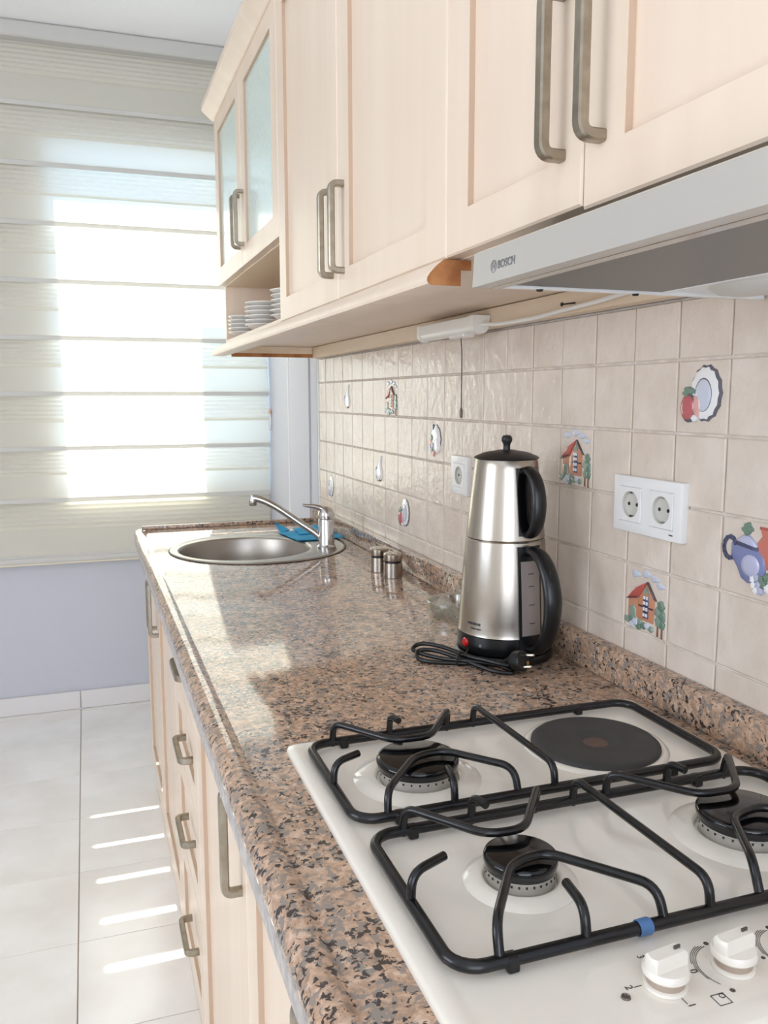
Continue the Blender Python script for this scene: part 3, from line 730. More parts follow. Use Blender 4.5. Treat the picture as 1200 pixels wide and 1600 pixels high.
for i, (z0, z1, hz) in enumerate(((.105, .345, .238), (.345, .545, .463), (.545, .710, .633), (.710, .838, .795))):
    d = framed_door(c2, XD, BY[3], BY[2], z0, z1, .055, .045, name='drawer_front', recess=.007); hhandle(d, -1.200, -1.084, hz, XD)
c3 = thing('base_cabinet', 'pale wooden single-door base cabinet beside the drawers', 'cabinet', (-.31, (BY[3]+BY[4])/2, .1)); base_carcass(c3, BY[4], BY[3])
d = framed_door(c3, XD, BY[4], BY[3], .105, .838, .060, .06); vhandle(d, BY[4]+.034, .690, .828, XD)
c4 = thing('base_cabinet', 'pale wooden base cabinet under the gas hob', 'cabinet', (-.31, (BY[4]+BY[5])/2, .1)); base_carcass(c4, BY[5], BY[4])
d = framed_door(c4, XD, BY[5], BY[4], .105, .838, .060, .06); vhandle(d, BY[5]+.135, .690, .830, XD)
pl_ = finish('plinth', box(B(), XD+.012, XD+.03, BY[5], BY[0], 0.001, .0985, .001), 'cab_wood')
tag(pl_, 'pale wooden plinth board along the floor under the base cabinets', 'plinth')

# ================================================================== worktop
wt = thing('worktop', 'polished pink and grey speckled granite worktop', 'worktop', (-.3, -1.2, ZC-.036))
nose = [(-.004, ZC-.030), (-.004, ZC), (-.590, ZC), (-.5955, ZC-.0022), (-.599, ZC-.0020), (-.603, ZC+.0008), (-.608, ZC+.0016), (-.614, ZC+.0010), (-.6205, ZC-.0020), (-.6260, ZC-.0070), (-.6290, ZC-.0130), (-.6295, ZC-.0190), (-.6265, ZC-.0235), (-.612, ZC-.0235), (-.612, ZC-.030)]
b_ = B(); prism(b_, nose, along_y, .1035, -2.95)
slab = finish('slab', b_, 'granite', wt, smooth=50)
SCX, SCY, SR = -.307, -.368, .251          # sink rim centre
BCX, BCY, BR = -.346, -.372, .188          # bowl
cut = B(); lathe(cut, [(0, ZC-.1), (BR+.006, ZC-.1), (BR+.006, ZC+.1), (0, ZC+.1)], (BCX, BCY, 0), 48)
off = Vector(wt.location); slab.parent = None; slab.location = off; carve(slab, cut); slab.parent = wt; slab.location = (0, 0, 0)
for p in slab.data.polygons: p.use_smooth = True
slab.data.set_sharp_from_angle(angle=math.radians(40))
finish('raw_edge_strip', box(B(), -.6290, -.604, -2.95, .1035, ZC-.0460, ZC-.0238, .001), 'edge_raw', wt)
tag(finish('granite_upstand', box(B(), -.026, -.0005, -2.95, .1035, ZC+.0003, .9352, .0022, 2), 'granite'), 'narrow granite upstand along the foot of the tiled wall', 'upstand')
tag(finish('granite_end_strip', box(B(), -.604, -.0268, .084, .1035, ZC+.0003, ZC+.0125, .002, 2), 'granite'), 'low granite strip across the window end of the worktop', 'upstand')

# ================================================================== sink
sink = thing('sink', 'round stainless steel sink with off-centre bowl set in the worktop', 'sink', (SCX, SCY, ZC))
bm = B(); n = 72
def ringv(cx, cy, r, z): return [bm.verts.new((cx+r*math.cos(2*math.pi*i/n), cy+r*math.sin(2*math.pi*i/n), z)) for i in range(n)]
def mixr(t, z):  # between bowl lip circle and outer rim
    cx, cy, r = BCX+(SCX-BCX)*t, BCY+(SCY-BCY)*t, BR+(SR-BR)*t
    return ringv(cx, cy, r, z)
seq = [ringv(SCX, SCY, SR, ZC+.0002), ringv(SCX, SCY, SR-.0006, ZC+.0025), ringv(SCX, SCY, SR-.005, ZC+.0048), ringv(SCX, SCY, SR-.010, ZC+.0046), ringv(SCX, SCY, SR-.014, ZC+.0030), mixr(.35, ZC+.0028), ringv(BCX, BCY, BR+.004, ZC+.0030), ringv(BCX, BCY, BR, ZC+.0018), ringv(BCX, BCY, BR-.003, ZC-.004), ringv(BCX, BCY, BR-.006, ZC-.06), ringv(BCX, BCY, BR-.012, ZC-.125), ringv(BCX, BCY, BR-.03, ZC-.148), ringv(BCX, BCY, .05, ZC-.155), ringv(BCX, BCY, .034, ZC-.158)]
for a, c in zip(seq, seq[1:]):
    for i in range(n): bm.faces.new((a[i], a[(i+1) % n], c[(i+1) % n], c[i]))
bm.faces.new(seq[-1])
finish('basin', bm, 'sink_steel', sink, smooth=60)
b_ = B(); lathe(b_, [(0, .004), (.012, .004), (.030, .002), (.034, 0), (0, 0)], (BCX, BCY, ZC-.1578), 28); finish('drain', b_, 'chrome', sink)
b_ = B(); lathe(b_, [(SR-.0005, 0), (SR+.0022, 0), (SR+.0022, .0016), (SR-.0005, .0018)], (SCX, SCY, ZC+.0001), 72, close=True); finish('seal', b_, 'gasket', sink)
# ================================================================== mixer tap
TX, TY = -.128, -.456; TZ = ZC+.003
tap = thing('mixer_tap', 'chrome single-lever mixer tap with long swan spout on the sink', 'tap', (TX, TY, TZ))
b_ = B(); lathe(b_, [(0, 0), (.027, 0), (.027, .006), (.0235, .010), (.0225, .014), (.0225, .082), (.0215, .085), (0, .085)], (TX, TY, TZ), 28); finish('body', b_, 'chrome', tap)
b_ = B(); tube(b_, spline([(TX-.010, TY+.003, TZ+.026), (TX-.034, TY+.010, TZ+.047), (TX-.075, TY+.021, TZ+.076), (TX-.125, TY+.034, TZ+.113), (TX-.160, TY+.043, TZ+.134), (TX-.185, TY+.050, TZ+.144), (TX-.200, TY+.054, TZ+.1465)], 6), .0098, 14)
sp = finish('spout', b_, 'chrome', tap, smooth=60)
b_ = B(); lathe(b_, [(0, -.022), (.0095, -.022), (.0108, -.020), (.0108, -.004), (.008, .006), (0, .008)], (TX-.199, TY+.0537, TZ+.1470), 16); finish('aerator', b_, 'steel', sp)
b_ = B(); lathe(b_, [(0, 0), (.0225, 0), (.0232, .008), (.0225, .018), (.018, .028), (.010, .034), (0, .036)], (TX, TY, TZ+.086), 24); lev = finish('lever_cap', b_, 'chrome', tap)
def lever_sec(t):
    w = .017*(1-t)+.007*t; h = .011*(1-t)+.003*t
    return circ(h, 12, w)
b_ = B(); sweep(b_, spline([(TX+.004, TY, TZ+.105), (TX-.014, TY+.004, TZ+.116), (TX-.034, TY+.010, TZ+.122), (TX-.054, TY+.015, TZ+.1235), (TX-.064, TY+.017, TZ+.1265)], 5), lever_sec, (-.27, -.96, 0))
finish('lever', b_, 'chrome', lev, smooth=60)
# ================================================================== blue cloth
def sheet(fn, nu, nv, th):
    bm = B(); g = [[None]*(nv+1) for _ in range(nu+1)]; h_ = [[None]*(nv+1) for _ in range(nu+1)]
    for i in range(nu+1):
        for j in range(nv+1):
            p = Vector(fn(i/nu, j/nv)); g[i][j] = bm.verts.new(p); h_[i][j] = bm.verts.new(p+Vector((0, 0, th)))
    for i in range(nu):
        for j in range(nv):
            bm.faces.new((g[i][j], g[i+1][j], g[i+1][j+1], g[i][j+1])); bm.faces.new((h_[i][j], h_[i][j+1], h_[i+1][j+1], h_[i+1][j]))
    for i in range(nu):
        bm.faces.new((g[i][0], h_[i][0], h_[i+1][0], g[i+1][0])); bm.faces.new((g[i][nv], g[i+1][nv], h_[i+1][nv], h_[i][nv]))
    for j in range(nv):
        bm.faces.new((g[0][j], g[0][j+1], h_[0][j+1], h_[0][j])); bm.faces.new((g[nu][j], h_[nu][j], h_[nu][j+1], g[nu][j+1]))
    return bm
cloth = thing('dish_cloth', 'bright blue folded dish cloth lying behind the tap', 'cloth', (-.12, -.22, ZC+.005))
A_, B2, C2, D2 = Vector((-.200, -.165)), Vector((-.182, -.325)), Vector((-.034, -.318)), Vector((-.036, -.135))
def quad(u, v, P4): a, b2, c2, d2 = P4; return (a*(1-u)+b2*u)*(1-v)+(d2*(1-u)+c2*u)*v
def low(u, v):
    p = quad(u, v, (A_, B2, C2, D2)); return (p.x, p.y, ZC+.0056+.0015*math.sin(5*u+3*v)**2)
finish('lower_fold', sheet(low, 10, 10, .0035), 'cloth_blue', cloth)
def upper(u, v):
    p = quad(u, v, (Vector((-.150, -.13)), Vector((-.155, -.24)), Vector((-.045, -.245)), Vector((-.04, -.12)))); return (p.x, p.y, ZC+.0110+.004*math.sin(3*u+2*v)**2*(1-v)+.007*(1-u)*v)
finish('upper_fold', sheet(upper, 10, 10, .0035), 'cloth_blue', cloth)
def corner(u, v):
    a = Vector((-.200, -.170, ZC+.0060)); b2 = Vector((-.163, -.140, ZC+.0085)); tip = Vector((-.204, -.120, ZC+.033))
    p = a*(1-u)+b2*u; q = p*(1-v)+tip*v; return (q.x, q.y+.012*math.sin(math.pi*v), q.z)
finish('raised_corner', sheet(corner, 6, 8, .003), 'cloth_blue', cloth)

# ================================================================== shakers and dish
def shaker(x, y, label, r=.0225, h=.061):
    root = thing('shaker', label, 'shaker', (x, y, ZC), 'pair of steel shakers')
    b_ = B(); lathe(b_, [(0, 0), (r-.001, 0), (r, .001), (r, h*.60), (r-.001, h*.61), (0, h*.61)], (x, y, ZC+.0002), 32); finish('body', b_, 'brushed_steel', root)
    b_ = B(); lathe(b_, [(0, h*.61), (r-.0015, h*.61), (r-.0015, h*.69), (0, h*.69)], (x, y, ZC+.0002), 32); finish('black_band', b_, 'black_plastic', root)
    b_ = B(); lathe(b_, [(0, h*.69), (r, h*.69), (r+.0004, h*.72), (r+.0004, h*.93), (r-.002, h*.98), (r*.6, h), (0, h)], (x, y, ZC+.0002), 32); cp = finish('cap', b_, 'brushed_steel', root)
    for i in range(5):
        a = i*1.2566; b_ = B(); lathe(b_, [(0, 0), (.0013, 0), (.0013, .0004), (0, .0004)], (x+.008*math.cos(a), y+.008*math.sin(a), ZC+h), 8); finish('hole', b_, 'gasket', cp)
shaker(-.078, -.878, 'short steel shaker on the worktop, the nearer of the pair')
shaker(-.0865, -.800, 'short steel shaker on the worktop, the one behind nearer the sink')
b_ = B(); lathe(b_, [(0, 0), (.050, 0), (.054, .002), (.0595, .026), (.060, .031), (.0585, .0325), (.0555, .031), (.0545, .028), (.050, .009), (.046, .0065), (0, .0065)], (-.082, -1.262, ZC+.0003), 48)
tag(finish('glass_dish', b_, 'clear_glass', smooth=50), 'round clear glass ashtray dish half hidden behind the kettle', 'dish')

# ================================================================== kettle, teapot and power base
KX, KY = -.1105, -1.518
VD = Vector((-.46, -.888, 0)); RD = Vector((.888, -.46, 0))       # towards the camera side, and to its right
def az(deg): return VD*math.cos(math.radians(deg))+RD*math.sin(math.radians(deg))
HD = az(35); HN = Vector((-HD.y, HD.x, 0))
kb = thing('kettle_base', 'round black power base under the kettle with bundled cord', 'kettle base', (KX, KY, ZC))
b_ = B(); lathe(b_, [(0, 0), (.0805, 0), (.0825, .002), (.0825, .009), (.079, .013), (.060, .014), (0, .014)], (KX, KY, ZC+.0005), 48); finish('pad', b_, 'black_plastic', kb)
sk = KX+az(60).x*.088, KY+az(60).y*.088
b_ = B(); p0 = Vector((KX, KY, ZC))+az(-38)*.080
for q in (az(-38),):
    sweep(b_, [Vector((KX, KY, ZC+.0065))+q*.070, Vector((KX, KY, ZC+.0065))+q*.096], [(-.005, -.014), (.005, -.014), (.005, .014), (-.005, .014)], (-q.y, q.x, 0)); 
finish('cord_outlet', b_, 'black_plastic', kb)
# kettle
kt = thing('electric_kettle', 'tapered brushed steel electric kettle with black curved handle', 'kettle', (KX, KY, ZC+.015))
b_ = B(); lathe(b_, [(0, ZC+.015), (.0750, ZC+.015), (.0772, ZC+.018), (.0784, ZC+.030), (.0775, ZC+.0435), (0, ZC+.0435)], (KX, KY, 0), 56); finish('bottom_ring', b_, 'black_plastic', kt)
ZJ = 1.0865
def rk(z): # body radius
    t = (z-.915)/(1.216-.915); return .0770-.0260*t+.0030*math.sin(math.pi*max(0, min(1, t)))
prof = [(0, ZC+.0437), (.0762, ZC+.0437), (.0769, ZC+.045)]+[(rk(z), z) for z in [.936+(ZJ-.0025-.936)*i/10 for i in range(11)]]+[(rk(ZJ)-.0015, ZJ-.0006), (0, ZJ-.0006)]
b_ = B(); lathe(b_, prof, (KX, KY, 0), 72); body = finish('body', b_, 'brushed_steel', kt)
def kp(z, out, side=0): return Vector((KX, KY, z))+HD*out+HN*side
# handle: arched grip, wide flat section
def grip_sec(w, t):
    def f(s):
        k = 1-.25*abs(2*s-1); return circ(t*k, 14, w*k)
    return f
b_ = B(); sweep(b_, spline([kp(1.068, .062), kp(1.073, .080), kp(1.064, .102), kp(1.040, .120), kp(1.005, .130), kp(.968, .128), kp(.938, .116), kp(.918, .098), kp(.912, .074)], 5), grip_sec(.0165, .0105), HN)
finish('handle', b_, 'black_plastic', kt, smooth=60)
def kgauge(z0, z1, w, o1, o2, steps=8):
    bm = B(); rows = []
    for i in range(steps+1):
        z = z0+(z1-z0)*i/steps; row = []
        for s in (-1, -.5, 0, .5, 1):
            a = math.asin(min(.99, s*w/rk(z))); d = HD*math.cos(a)+HN*math.sin(a)
            row.append((Vector((KX, KY, z))+d*(rk(z)+o1), Vector((KX, KY, z))+d*(rk(z)+o2)))
        rows.append(row)
    fv = [[bm.verts.new(p[1]) for p in r] for r in rows]; bv = [[bm.verts.new(p[0]) for p in r] for r in rows]
    for i in range(steps):
        for j in range(4):
            bm.faces.new((fv[i][j], fv[i][j+1], fv[i+1][j+1], fv[i+1][j])); bm.faces.new((bv[i][j], bv[i+1][j], bv[i+1][j+1], bv[i][j+1]))
        bm.faces.new((fv[i][0], fv[i+1][0], bv[i+1][0], bv[i][0])); bm.faces.new((fv[i][4], bv[i][4], bv[i+1][4], fv[i+1][4]))
    for j in range(4):
        bm.faces.new((fv[0][j], bv[0][j], bv[0][j+1], fv[0][j+1])); bm.faces.new((fv[steps][j], fv[steps][j+1], bv[steps][j+1], bv[steps][j]))
    return bm
bz = finish('gauge_surround', kgauge(.915, 1.079, .021, -.001, .003), 'black_plastic', kt, smooth=50)
gg = finish('water_gauge', kgauge(.936, 1.056, .0165, .001, .0042), 'gauge', bz, smooth=50); gg['label'] = 'grey see-through water gauge with level marks'
for z in (.955, .985, 1.015, 1.035): finish('level_mark', kgauge(z, z+.0015, .005, .003, .0046, 1), 'print_dark', gg, smooth=0)
RZ = ZC+.0310
b_ = B(); p = Vector((KX, KY, RZ)); q = az(-52)
def dirlathe(bm, prof, c, d, seg=16):
    t = bmesh.new(); lathe(t, prof, (0, 0, 0), seg); r = Vector(d).to_track_quat('Z', 'Y').to_matrix().to_4x4(); r.translation = c
    bmesh.ops.transform(t, matrix=r, verts=t.verts); merge(bm, t)
dirlathe(b_, [(0, -.004), (.0075, -.004), (.0075, .001), (.0055, .0035), (0, .0045)], p+q*.0778, q)
rl = finish('pilot_lamp', b_, 'red_lamp', kt); rl['label'] = 'red pilot lamp'
b_ = B(); q = az(-28); dirlathe(b_, [(0, -.003), (.003, -.003), (.003, .0008), (0, .0014)], p+q*.0778, q); finish('button', b_, 'pin_dark', kt)
# faint printed strokes low on the steel
for row, (zz, n_) in enumerate(((.950, 9), (.942, 7))):
    bm = B()
    for i in range(n_):
        a = -50+2.4*i+row*6; d = az(a); s = Vector((-d.y, d.x, 0)); c = Vector((KX, KY, zz))+d*(rk(zz)+.0002); hh = .0022*(.6+.4*((i*7) % 3)/2)/(1+row*.5)
        vs4 = [bm.verts.new(c+s*e*.0011+Vector((0, 0, f*hh))+d*g) for g in (0, .0003) for e, f in ((-1, -1), (1, -1), (1, 1), (-1, 1))]
        for fidx in ((0, 1, 2, 3), (4, 5, 6, 7), (0, 1, 5, 4), (1, 2, 6, 5), (2, 3, 7, 6), (3, 0, 4, 7)): bm.faces.new([vs4[k] for k in fidx])
    finish('faint_print', bm, 'print_dark', body, smooth=0)
# teapot on top
tp = thing('teapot', 'brushed steel teapot with black lid and handle stacked on the kettle', 'teapot', (KX, KY, ZJ))
prof = [(0, ZJ), (rk(ZJ)-.0018, ZJ), (rk(ZJ)-.0002, ZJ+.0016)]+[(rk(z), z) for z in [ZJ+.004+(1.214-ZJ-.004)*i/9 for i in range(10)]]+[(.0500, 1.2165), (0, 1.2165)]
b_ = B(); lathe(b_, prof, (KX, KY, 0), 72); finish('body', b_, 'brushed_steel', tp)
b_ = B(); lathe(b_, [(0, 1.2165), (.0525, 1.2165), (.0535, 1.2180), (.050, 1.2205), (.036, 1.2260), (.014, 1.2300), (0, 1.2305)], (KX, KY, 0), 48); ld = finish('lid', b_, 'lid_black', tp)
b_ = B(); lathe(b_, [(0, 1.2300), (.0060, 1.2300), (.0056, 1.236), (.0062, 1.240), (.0088, 1.2445), (.0090, 1.249), (.0066, 1.2535), (0, 1.255)], (KX, KY, 0), 24); finish('lid_knob', b_, 'lid_black', ld)
b_ = B(); sweep(b_, spline([kp(1.197, .050), kp(1.2005, .062), kp(1.192, .076), kp(1.174, .086), kp(1.150, .090), kp(1.126, .0885), kp(1.108, .081), kp(1.099, .070), kp(1.100, .058)], 5), grip_sec(.0135, .0085), HN)
finish('handle', b_, 'black_plastic', tp, smooth=60)
finish('handle_plate', kgauge(1.096, 1.204, .0175, -.001, .003), 'black_gloss', tp, smooth=50)
b_ = B(); tube(b_, spline([kp(1.196, .066, .0125), kp(1.178, .0795, .0128), kp(1.150, .0835, .0128), kp(1.122, .082, .0128), kp(1.104, .072, .0125)], 5), .0012, 6); finish('bright_trim', b_, 'steel', tp)
# cord bundle and plug (part of the base)
zc_ = ZC+.0045
cord = [p0+Vector((0, 0, .0065)), (-.190, -1.565, zc_+.001), (-.235, -1.545, zc_), (-.262, -1.515, zc_), (-.256, -1.496, zc_+.008), (-.232, -1.510, zc_+.010), (-.205, -1.555, zc_+.006), (-.175, -1.610, zc_), (-.150, -1.628, zc_), (-.160, -1.600, zc_+.004), (-.195, -1.572, zc_+.006), (-.232, -1.530, zc_+.003), (-.262, -1.488, zc_+.007), (-.245, -1.478, zc_+.014), (-.222, -1.510, zc_+.016), (-.196, -1.562, zc_+.012), (-.178, -1.592, zc_+.012), (-.160, -1.615, zc_+.010), (-.146, -1.622, zc_+.010)]
b_ = B(); tube(b_, spline(cord, 6), .0036, 8)
cd = finish('power_cord', b_, 'black_cord', kb, smooth=60)
b_ = B(); tc_ = Vector((-.207, -1.556, zc_+.006)); ax = Vector((-.55, .83, 0)).normalized(); sd = Vector((.83, .55, 0))
tube(b_, [tc_+sd*.011*math.cos(t)+Vector((0, 0, .011*math.sin(t))) for t in [2*math.pi*i/18 for i in range(18)]], .0016, 6, True)
tube(b_, spline([tc_+sd*.010, tc_+sd*.020+Vector((0, 0, .008)), tc_+sd*.030+Vector((0, 0, .014))], 4), .0011, 6); finish('wire_tie', b_, 'black_cord', cd)
pd = Vector((.42, -.86, .22)).normalized(); pc = Vector((-.150, -1.610, ZC+.0175))
b_ = B(); dirlathe(b_, [(0, -.002), (.006, -.002), (.009, .006), (.0155, .014), (.0165, .018), (.0165, .030), (.0150, .032), (0, .032)], pc, pd, 24); pg = finish('plug', b_, 'black_plastic', kb)
ps = Vector((0, 0, 1)).cross(pd).normalized(); pu = pd.cross(ps)
for s in (-1, 1):
    b_ = B(); c = pc+pd*.0325+(ps*.55+pu*.83)*s*.0095; dirlathe(b_, [(0, 0), (.0024, 0), (.0024, .015), (.0016, .0165), (0, .0165)], c, pd, 12); finish('pin', b_, 'plug_pin', pg)
b_ = B(); dirlathe(b_, [(0, 0), (.0032, 0), (.0032, .0012), (0, .0012)], pc+pd*.0325+(ps*.83-pu*.55)*.008, pd, 12); finish('earth_hole', b_, 'brass', pg)

# ================================================================== gas hob
ZH = ZC+.0075
HX0, HX1, HYN, HYF = -.549, -.050, -2.356, -1.788
hob = thing('gas_hob', 'white enamelled hob with three gas burners and one electric hotplate', 'hob', ((HX0+HX1)/2, (HYN+HYF)/2, ZC))
def rrect(x0, x1, y0, y1, r, n=6):
    out = []
    for cx, cy, a0 in ((x1-r, y1-r, 0), (x0+r, y1-r, 90), (x0+r, y0+r, 180), (x1-r, y0+r, 270)):
        for i in range(n+1):
            a = math.radians(a0+90*i/n); out.append((cx+r*math.cos(a), cy+r*math.sin(a)))
    return out
bm = B()
lv = [(0, .0005, .014), (0, .004, .014), (.0012, .0066, .013), (.004, .0078, .012), (.016, .0082, .010), (.020, .0072, .010), (.024, .0068, .010)]
rings = [[bm.verts.new((x, y, ZC+z)) for x, y in rrect(HX0+i_, HX1-i_, HYN+i_, HYF-i_, r)] for i_, z, r in lv]
for a, c in zip(rings, rings[1:]):
    for i in range(len(a)): bm.faces.new((a[i], a[(i+1) % len(a)], c[(i+1) % len(a)], c[i]))
bm.faces.new(rings[-1]); bm.faces.new(rings[0][::-1])
finish('top_plate', bm, 'enamel_white', hob, smooth=60)
ZP = ZC+.0068
def burner(cx, cy, R):
    b_ = B(); lathe(b_, [(R*1.55, .0001), (R*1.45, .0024), (R*1.22, .0048), (R*1.08, .0052), (R*1.02, .0046), (R*.98, .001)], (cx, cy, ZP), 40); finish('burner_rise', b_, 'enamel_white', hob, smooth=60)
    b_ = B(); lathe(b_, [(0, .0005), (R*.93, .0005), (R*.93, .0115), (R*.95, .0125), (R*.95, .0155), (0, .0155)], (cx, cy, ZP), 40)
    crown = finish('burner_crown', b_, 'burner_alu', hob)
    n_ = 30
    for i in range(n_):
        a = 2*math.pi*i/n_; d = Vector((math.cos(a), math.sin(a), 0)); s = Vector((-d.y, d.x, 0)); c = Vector((cx, cy, ZP+.0105))+d*R*.925
        bb_ = B(); vs8 = [bb_.verts.new(c+d*g+s*e*.0009+Vector((0, 0, f*.0010))) for g in (0, .0008) for e, f in ((-1, -1), (1, -1), (1, 1), (-1, 1))]
        for fi in ((0, 1, 2, 3), (4, 5, 6, 7), (0, 1, 5, 4), (1, 2, 6, 5), (2, 3, 7, 6), (3, 0, 4, 7)): bb_.faces.new([vs8[k] for k in fi])
        finish('flame_slot', bb_, 'gasket', crown, smooth=0)
    b_ = B(); lathe(b_, [(0, .0142), (R*.965, .0142), (R*.97, .0175), (R, .0195), (R, .0235), (R*.97, .0255), (R*.90, .0265), (0, .0268)], (cx, cy, ZP), 40); finish('burner_cap', b_, 'black_gloss', hob, smooth=50)
burner(-.4275, -1.926, .0465)
burner(-.4165, -2.146, .0330)
burner(-.172, -2.146, .0445)
b_ = B(); HPX, HPY, HR = -.190, -1.917, .0775
lathe(b_, [(0, .006), (.020, .006), (.0265, .0072), (.028, .0088), (HR-.008, .0092), (HR-.003, .0082), (HR, .0058), (HR+.001, 0), (0, 0)], (HPX, HPY, ZP), 56); hp = finish('hotplate', b_, 'cast_iron', hob, smooth=50)
b_ = B(); lathe(b_, [(0, .0006), (.013, .0005), (.015, 0), (0, 0)], (HPX-.002, HPY-.004, ZP+.0062), 24); finish('rust_spot', b_, 'iron_rust', hp)
b_ = B(); lathe(b_, [(HR+.0005, .0002), (HR+.0005, .0030), (HR+.004, .0036), (HR+.008, .0024), (HR+.010, .0002)], (HPX, HPY, ZP), 56); finish('hotplate_rim', b_, 'enamel_white', hob, smooth=60)
# pan supports: bent black rod, each a thing that lifts off
ZF = ZP+.0085; ZRT = .926; RF = .0053; RR = .0041
def frame_loop(x0, x1, y0, y1): return [Vector((x, y, ZF)) for x, y in rrect(x0, x1, y0, y1, .024, 6)]
def rod(parent, foot, tops, foot2=None, first_over=None):
    pts = [Vector((*foot, ZF-.004))]+[Vector((x, y, ZRT)) for x, y in tops]
    if foot2: pts.append(Vector((*foot2, ZF-.004)))
    b_ = B(); tube(b_, fillet(pts, .016, 6), RR, 10); return finish('support_rod' if foot2 else 'finger', b_, 'enamel_black', parent, smooth=60)
F1 = (-.527, -.078, -2.015, -1.818); F2 = (-.525, -.070, -2.250, -2.046)
g1 = thing('pan_support', 'black wire pan support on the half of the hob with the hotplate', 'pan support', ((F1[0]+F1[1])/2, (F1[2]+F1[3])/2, ZP), 'hob pan supports')
b_ = B(); tube(b_, frame_loop(*F1), RF, 12, True); finish('frame', b_, 'enamel_black', g1, smooth=60)
g2 = thing('pan_support', 'black wire pan support on the half of the hob next to the knobs', 'pan support', ((F2[0]+F2[1])/2, (F2[2]+F2[3])/2, ZP), 'hob pan supports')
b_ = B(); tube(b_, frame_loop(*F2), RF, 12, True); finish('frame', b_, 'enamel_black', g2, smooth=60)
def vee_far(g, xs, yf, apex):   # from the far bar inwards
    rod(g, (xs[0], yf), [(xs[0], yf-.003)]+apex+[(xs[1], yf-.006)], (xs[1], yf))
vee_far(g1, (-.496, -.346), -1.818, [(-.445, -1.896), (-.400, -1.898)])
rod(g1, (-.423, -1.818), [(-.423, -1.822), (-.419, -1.842)])
rod(g1, (-.527, -1.932), [(-.526, -1.931), (-.494, -1.916)])
rod(g1, (-.494, -2.015), [(-.493, -2.010), (-.438, -1.944), (-.402, -1.940), (-.348, -2.004)], (-.347, -2.015))
rod(g1, (-.421, -2.015), [(-.421, -2.012), (-.416, -1.984)])
rod(g1, (-.309, -1.818), [(-.309, -1.822), (-.304, -2.012)], (-.304, -2.015))
vee_far(g2, (-.490, -.347), -2.046, [(-.438, -2.122), (-.400, -2.124)])
rod(g2, (-.418, -2.046), [(-.418, -2.050), (-.414, -2.072)])
rod(g2, (-.525, -2.158), [(-.524, -2.158), (-.488, -2.142)])
rod(g2, (-.489, -2.250), [(-.488, -2.240), (-.440, -2.172), (-.404, -2.165), (-.344, -2.240)], (-.342, -2.250))
rod(g2, (-.415, -2.250), [(-.415, -2.246), (-.411, -2.212)])
rod(g2, (-.302, -2.046), [(-.302, -2.050), (-.298, -2.246)], (-.298, -2.250))
vee_far(g2, (-.262, -.110), -2.046, [(-.205, -2.122), (-.160, -2.124)])
rod(g2, (-.186, -2.046), [(-.186, -2.050), (-.182, -2.072)])
rod(g2, (-.246, -2.250), [(-.244, -2.236), (-.206, -2.168), (-.165, -2.160), (-.109, -2.240)], (-.106, -2.250))
rod(g2, (-.176, -2.250), [(-.176, -2.246), (-.172, -2.212)])
rod(g2, (-.070, -2.155), [(-.071, -2.155), (-.108, -2.142)])
for g, fr in ((g1, F1), (g2, F2)):
    for fx in (fr[0]+.045, fr[1]-.075):
        for fy in (fr[2], fr[3]):
            finish('rubber_foot', box(B(), fx-.005, fx+.005, fy-.0062, fy+.0062, ZP+.0002, ZF+.004, .0015), 'black_plastic', g)
b_ = B(); lathe(b_, [(RF+.0004, -.006), (RF+.0012, -.006), (RF+.0016, .004), (RF+.0008, .006), (RF+.0004, .006)], (-.363, -2.250, ZF), 16, 'x', True)
o = finish('tape', b_, 'tape_blue', g2); o['label'] = 'scrap of blue tape round the bar'
# knobs
def knob(cx, cy, turn=0):
    b_ = B(); lathe(b_, [(0, 0), (.0160, 0), (.0160, .0022), (.0145, .0030), (0, .0030)], (cx, cy, ZC+.0070), 32); k = finish('knob', b_, 'knob_white', hob)
    b_ = B(); lathe(b_, [(0, .0030), (.0138, .0030), (.0138, .0085), (0, .0085)], (cx, cy, ZC+.0070), 32); finish('knob_collar', b_, 'knob_gap', k)
    b_ = B(); lathe(b_, [(0, .0085), (.0152, .0085), (.0170, .0105), (.0170, .0135), (.0157, .0158), (0, .0158)], (cx, cy, ZC+.0070), 36); finish('knob_skirt', b_, 'knob_white', k)
    bm = B(); R = .0160; pts = []
    for i in range(15):
        a = math.radians(-24+48*i/14); pts.append((R*math.cos(a), R*math.sin(a)))
    for i in range(15):
        a = math.radians(156+48*i/14); pts.append((R*math.cos(a), R*math.sin(a)))
    ca, sa = math.cos(turn), math.sin(turn)
    def W(u, v, z): return (cx+u*ca-v*sa, cy+u*sa+v*ca, z)
    lvls = [(1, 1, .0155), (1, 1, .0255), (.97, .94, .0280), (.90, .78, .0295)]
    rg = [[bm.verts.new(W(u*su, v*sv, ZC+.0070+z-(.004*(u/R)**2 if z > .02 else 0))) for u, v in pts] for su, sv, z in lvls]
    for a, c in zip(rg, rg[1:]):
        for i in range(len(pts)): bm.faces.new((a[i], a[(i+1) % len(pts)], c[(i+1) % len(pts)], c[i]))
    bm.faces.new(rg[-1]); bm.faces.new(rg[0][::-1]); gr = finish('knob_grip', bm, 'knob_white', k, smooth=40)
    b_ = B(); zz = ZC+.0070+.0272
    vs8 = [b_.verts.new(W(u, v, zz+z_)) for z_ in (-.003, .0009) for u, v in ((.007, -.0007), (.0125, -.0007), (.0125, .0007), (.007, .0007))]
    for fi in ((0, 1, 2, 3), (4, 5, 6, 7), (0, 1, 5, 4), (1, 2, 6, 5), (2, 3, 7, 6), (3, 0, 4, 7)): b_.faces.new([vs8[q] for q in fi])
    finish('pointer', b_, 'print_grey', gr, smooth=0)
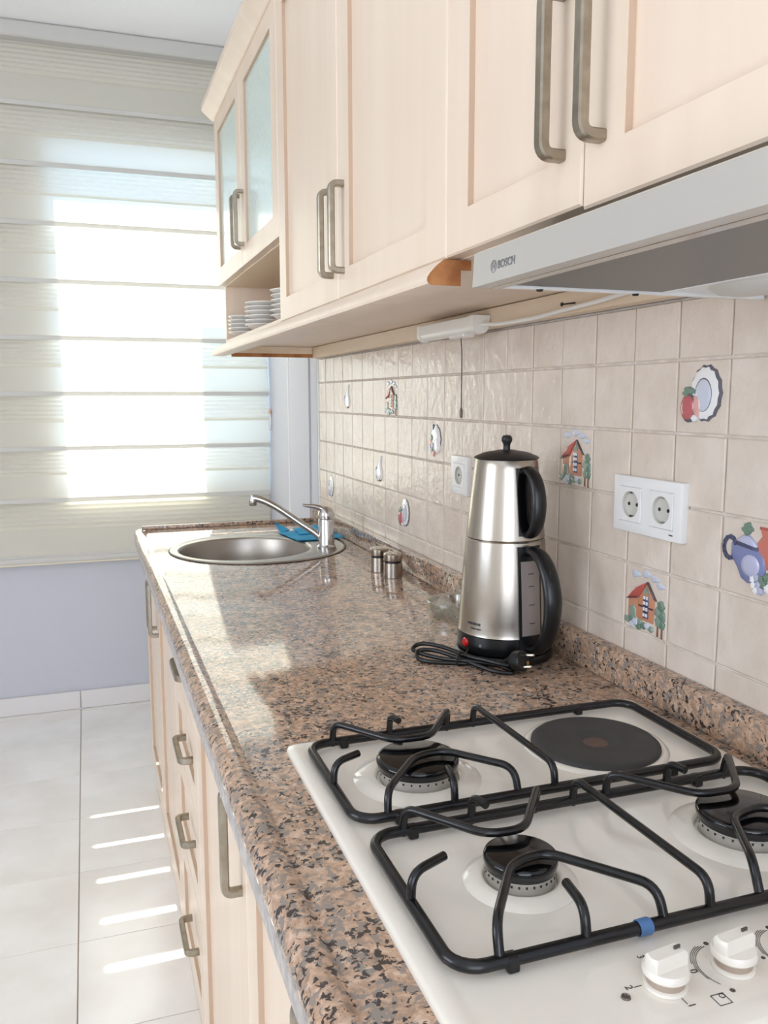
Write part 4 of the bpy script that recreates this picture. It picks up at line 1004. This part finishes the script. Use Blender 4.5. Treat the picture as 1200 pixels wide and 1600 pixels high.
KN = [(-.382, -2.302), (-.321, -2.302), (-.260, -2.302), (-.199, -2.302)]
for x, y in KN: knob(x, y, .12)
# printed scales: up is towards the wall, as read from the front of the hob
def on_plate(cx, cy):
    return lambda u, v, w: Vector((cx+v, cy-u, ZC+.0069+w))
def printed(bm, nm='printed_mark'): finish(nm, bm, 'print_grey', hob, smooth=0)
k0 = KN[0]
for ch, dx, dy in (('0', .029, .005), ('1', .004, -.024), ('2', -.027, .006), ('3', .002, .032)):
    printed(text_bm(ch, .0085, on_plate(k0[0]+dx, k0[1]+dy), .0003), 'numeral')
for dx, dy in ((-.020, .005), (.002, -.0185)):
    b_ = B(); f = on_plate(k0[0]+dx, k0[1]+dy); L_ = .0035
    if abs(dx) > abs(dy): prism(b_, [(-.0003, -L_), (.0003, -L_), (.0003, L_), (-.0003, L_)], f, 0, .0003)
    else: prism(b_, [(-L_, -.0003), (L_, -.0003), (L_, .0003), (-L_, .0003)], f, 0, .0003)
    printed(b_)
for kx, ky in KN[1:]:
    f = on_plate(kx, ky)
    for i in range(4):
        b_ = B(); a0 = math.radians(196); a1 = math.radians(262 if i else 245)
        # angles in (u=-y, v=+x): left of the knob (towards -x) down to its near side
        flat_ring(b_, f, 0, 0, .0262+.0013*i, .0266+.0013*i, 18, math.radians(190+4*i), math.radians(300-18*i)); printed(b_)
    for a in (182, 318):
        b_ = B(); flat_ring(b_, f, .0285*math.cos(math.radians(a)), .0285*math.sin(math.radians(a)), .0004, .0020, 12); printed(b_)
    b_ = B(); prism(b_, ell(0, .0285, .0017, .0017, 12), f, 0, .0003); printed(b_, 'off_dot')
for (kx, ky), (qu, qv) in zip(KN, ((-1, 1), (-1, -1), (1, 1), (1, -1))):
    f = on_plate(kx+.028, ky-.026); s = .0052
    b_ = B()
    pts = [(-s, -s), (s, -s), (s, s), (-s, s)]
    for i in range(4):
        (a, c), (d, e) = pts[i], pts[(i+1) % 4]; w_ = .00028
        prism(b_, [(min(a, d)-w_, min(c, e)-w_), (max(a, d)+w_, min(c, e)-w_), (max(a, d)+w_, max(c, e)+w_), (min(a, d)-w_, max(c, e)+w_)], f, 0, .0003)
    flat_ring(b_, f, qu*s*.55, qv*s*.55, .0017, .0023, 16); printed(b_, 'burner_symbol')
b_ = B(); lathe(b_, [(0, .0006), (.0026, .0006), (.0032, .0016), (.0036, 0), (0, 0)], (-.417, -2.304, ZC+.0068), 16); finish('pilot_pin', b_, 'pin_dark', hob)
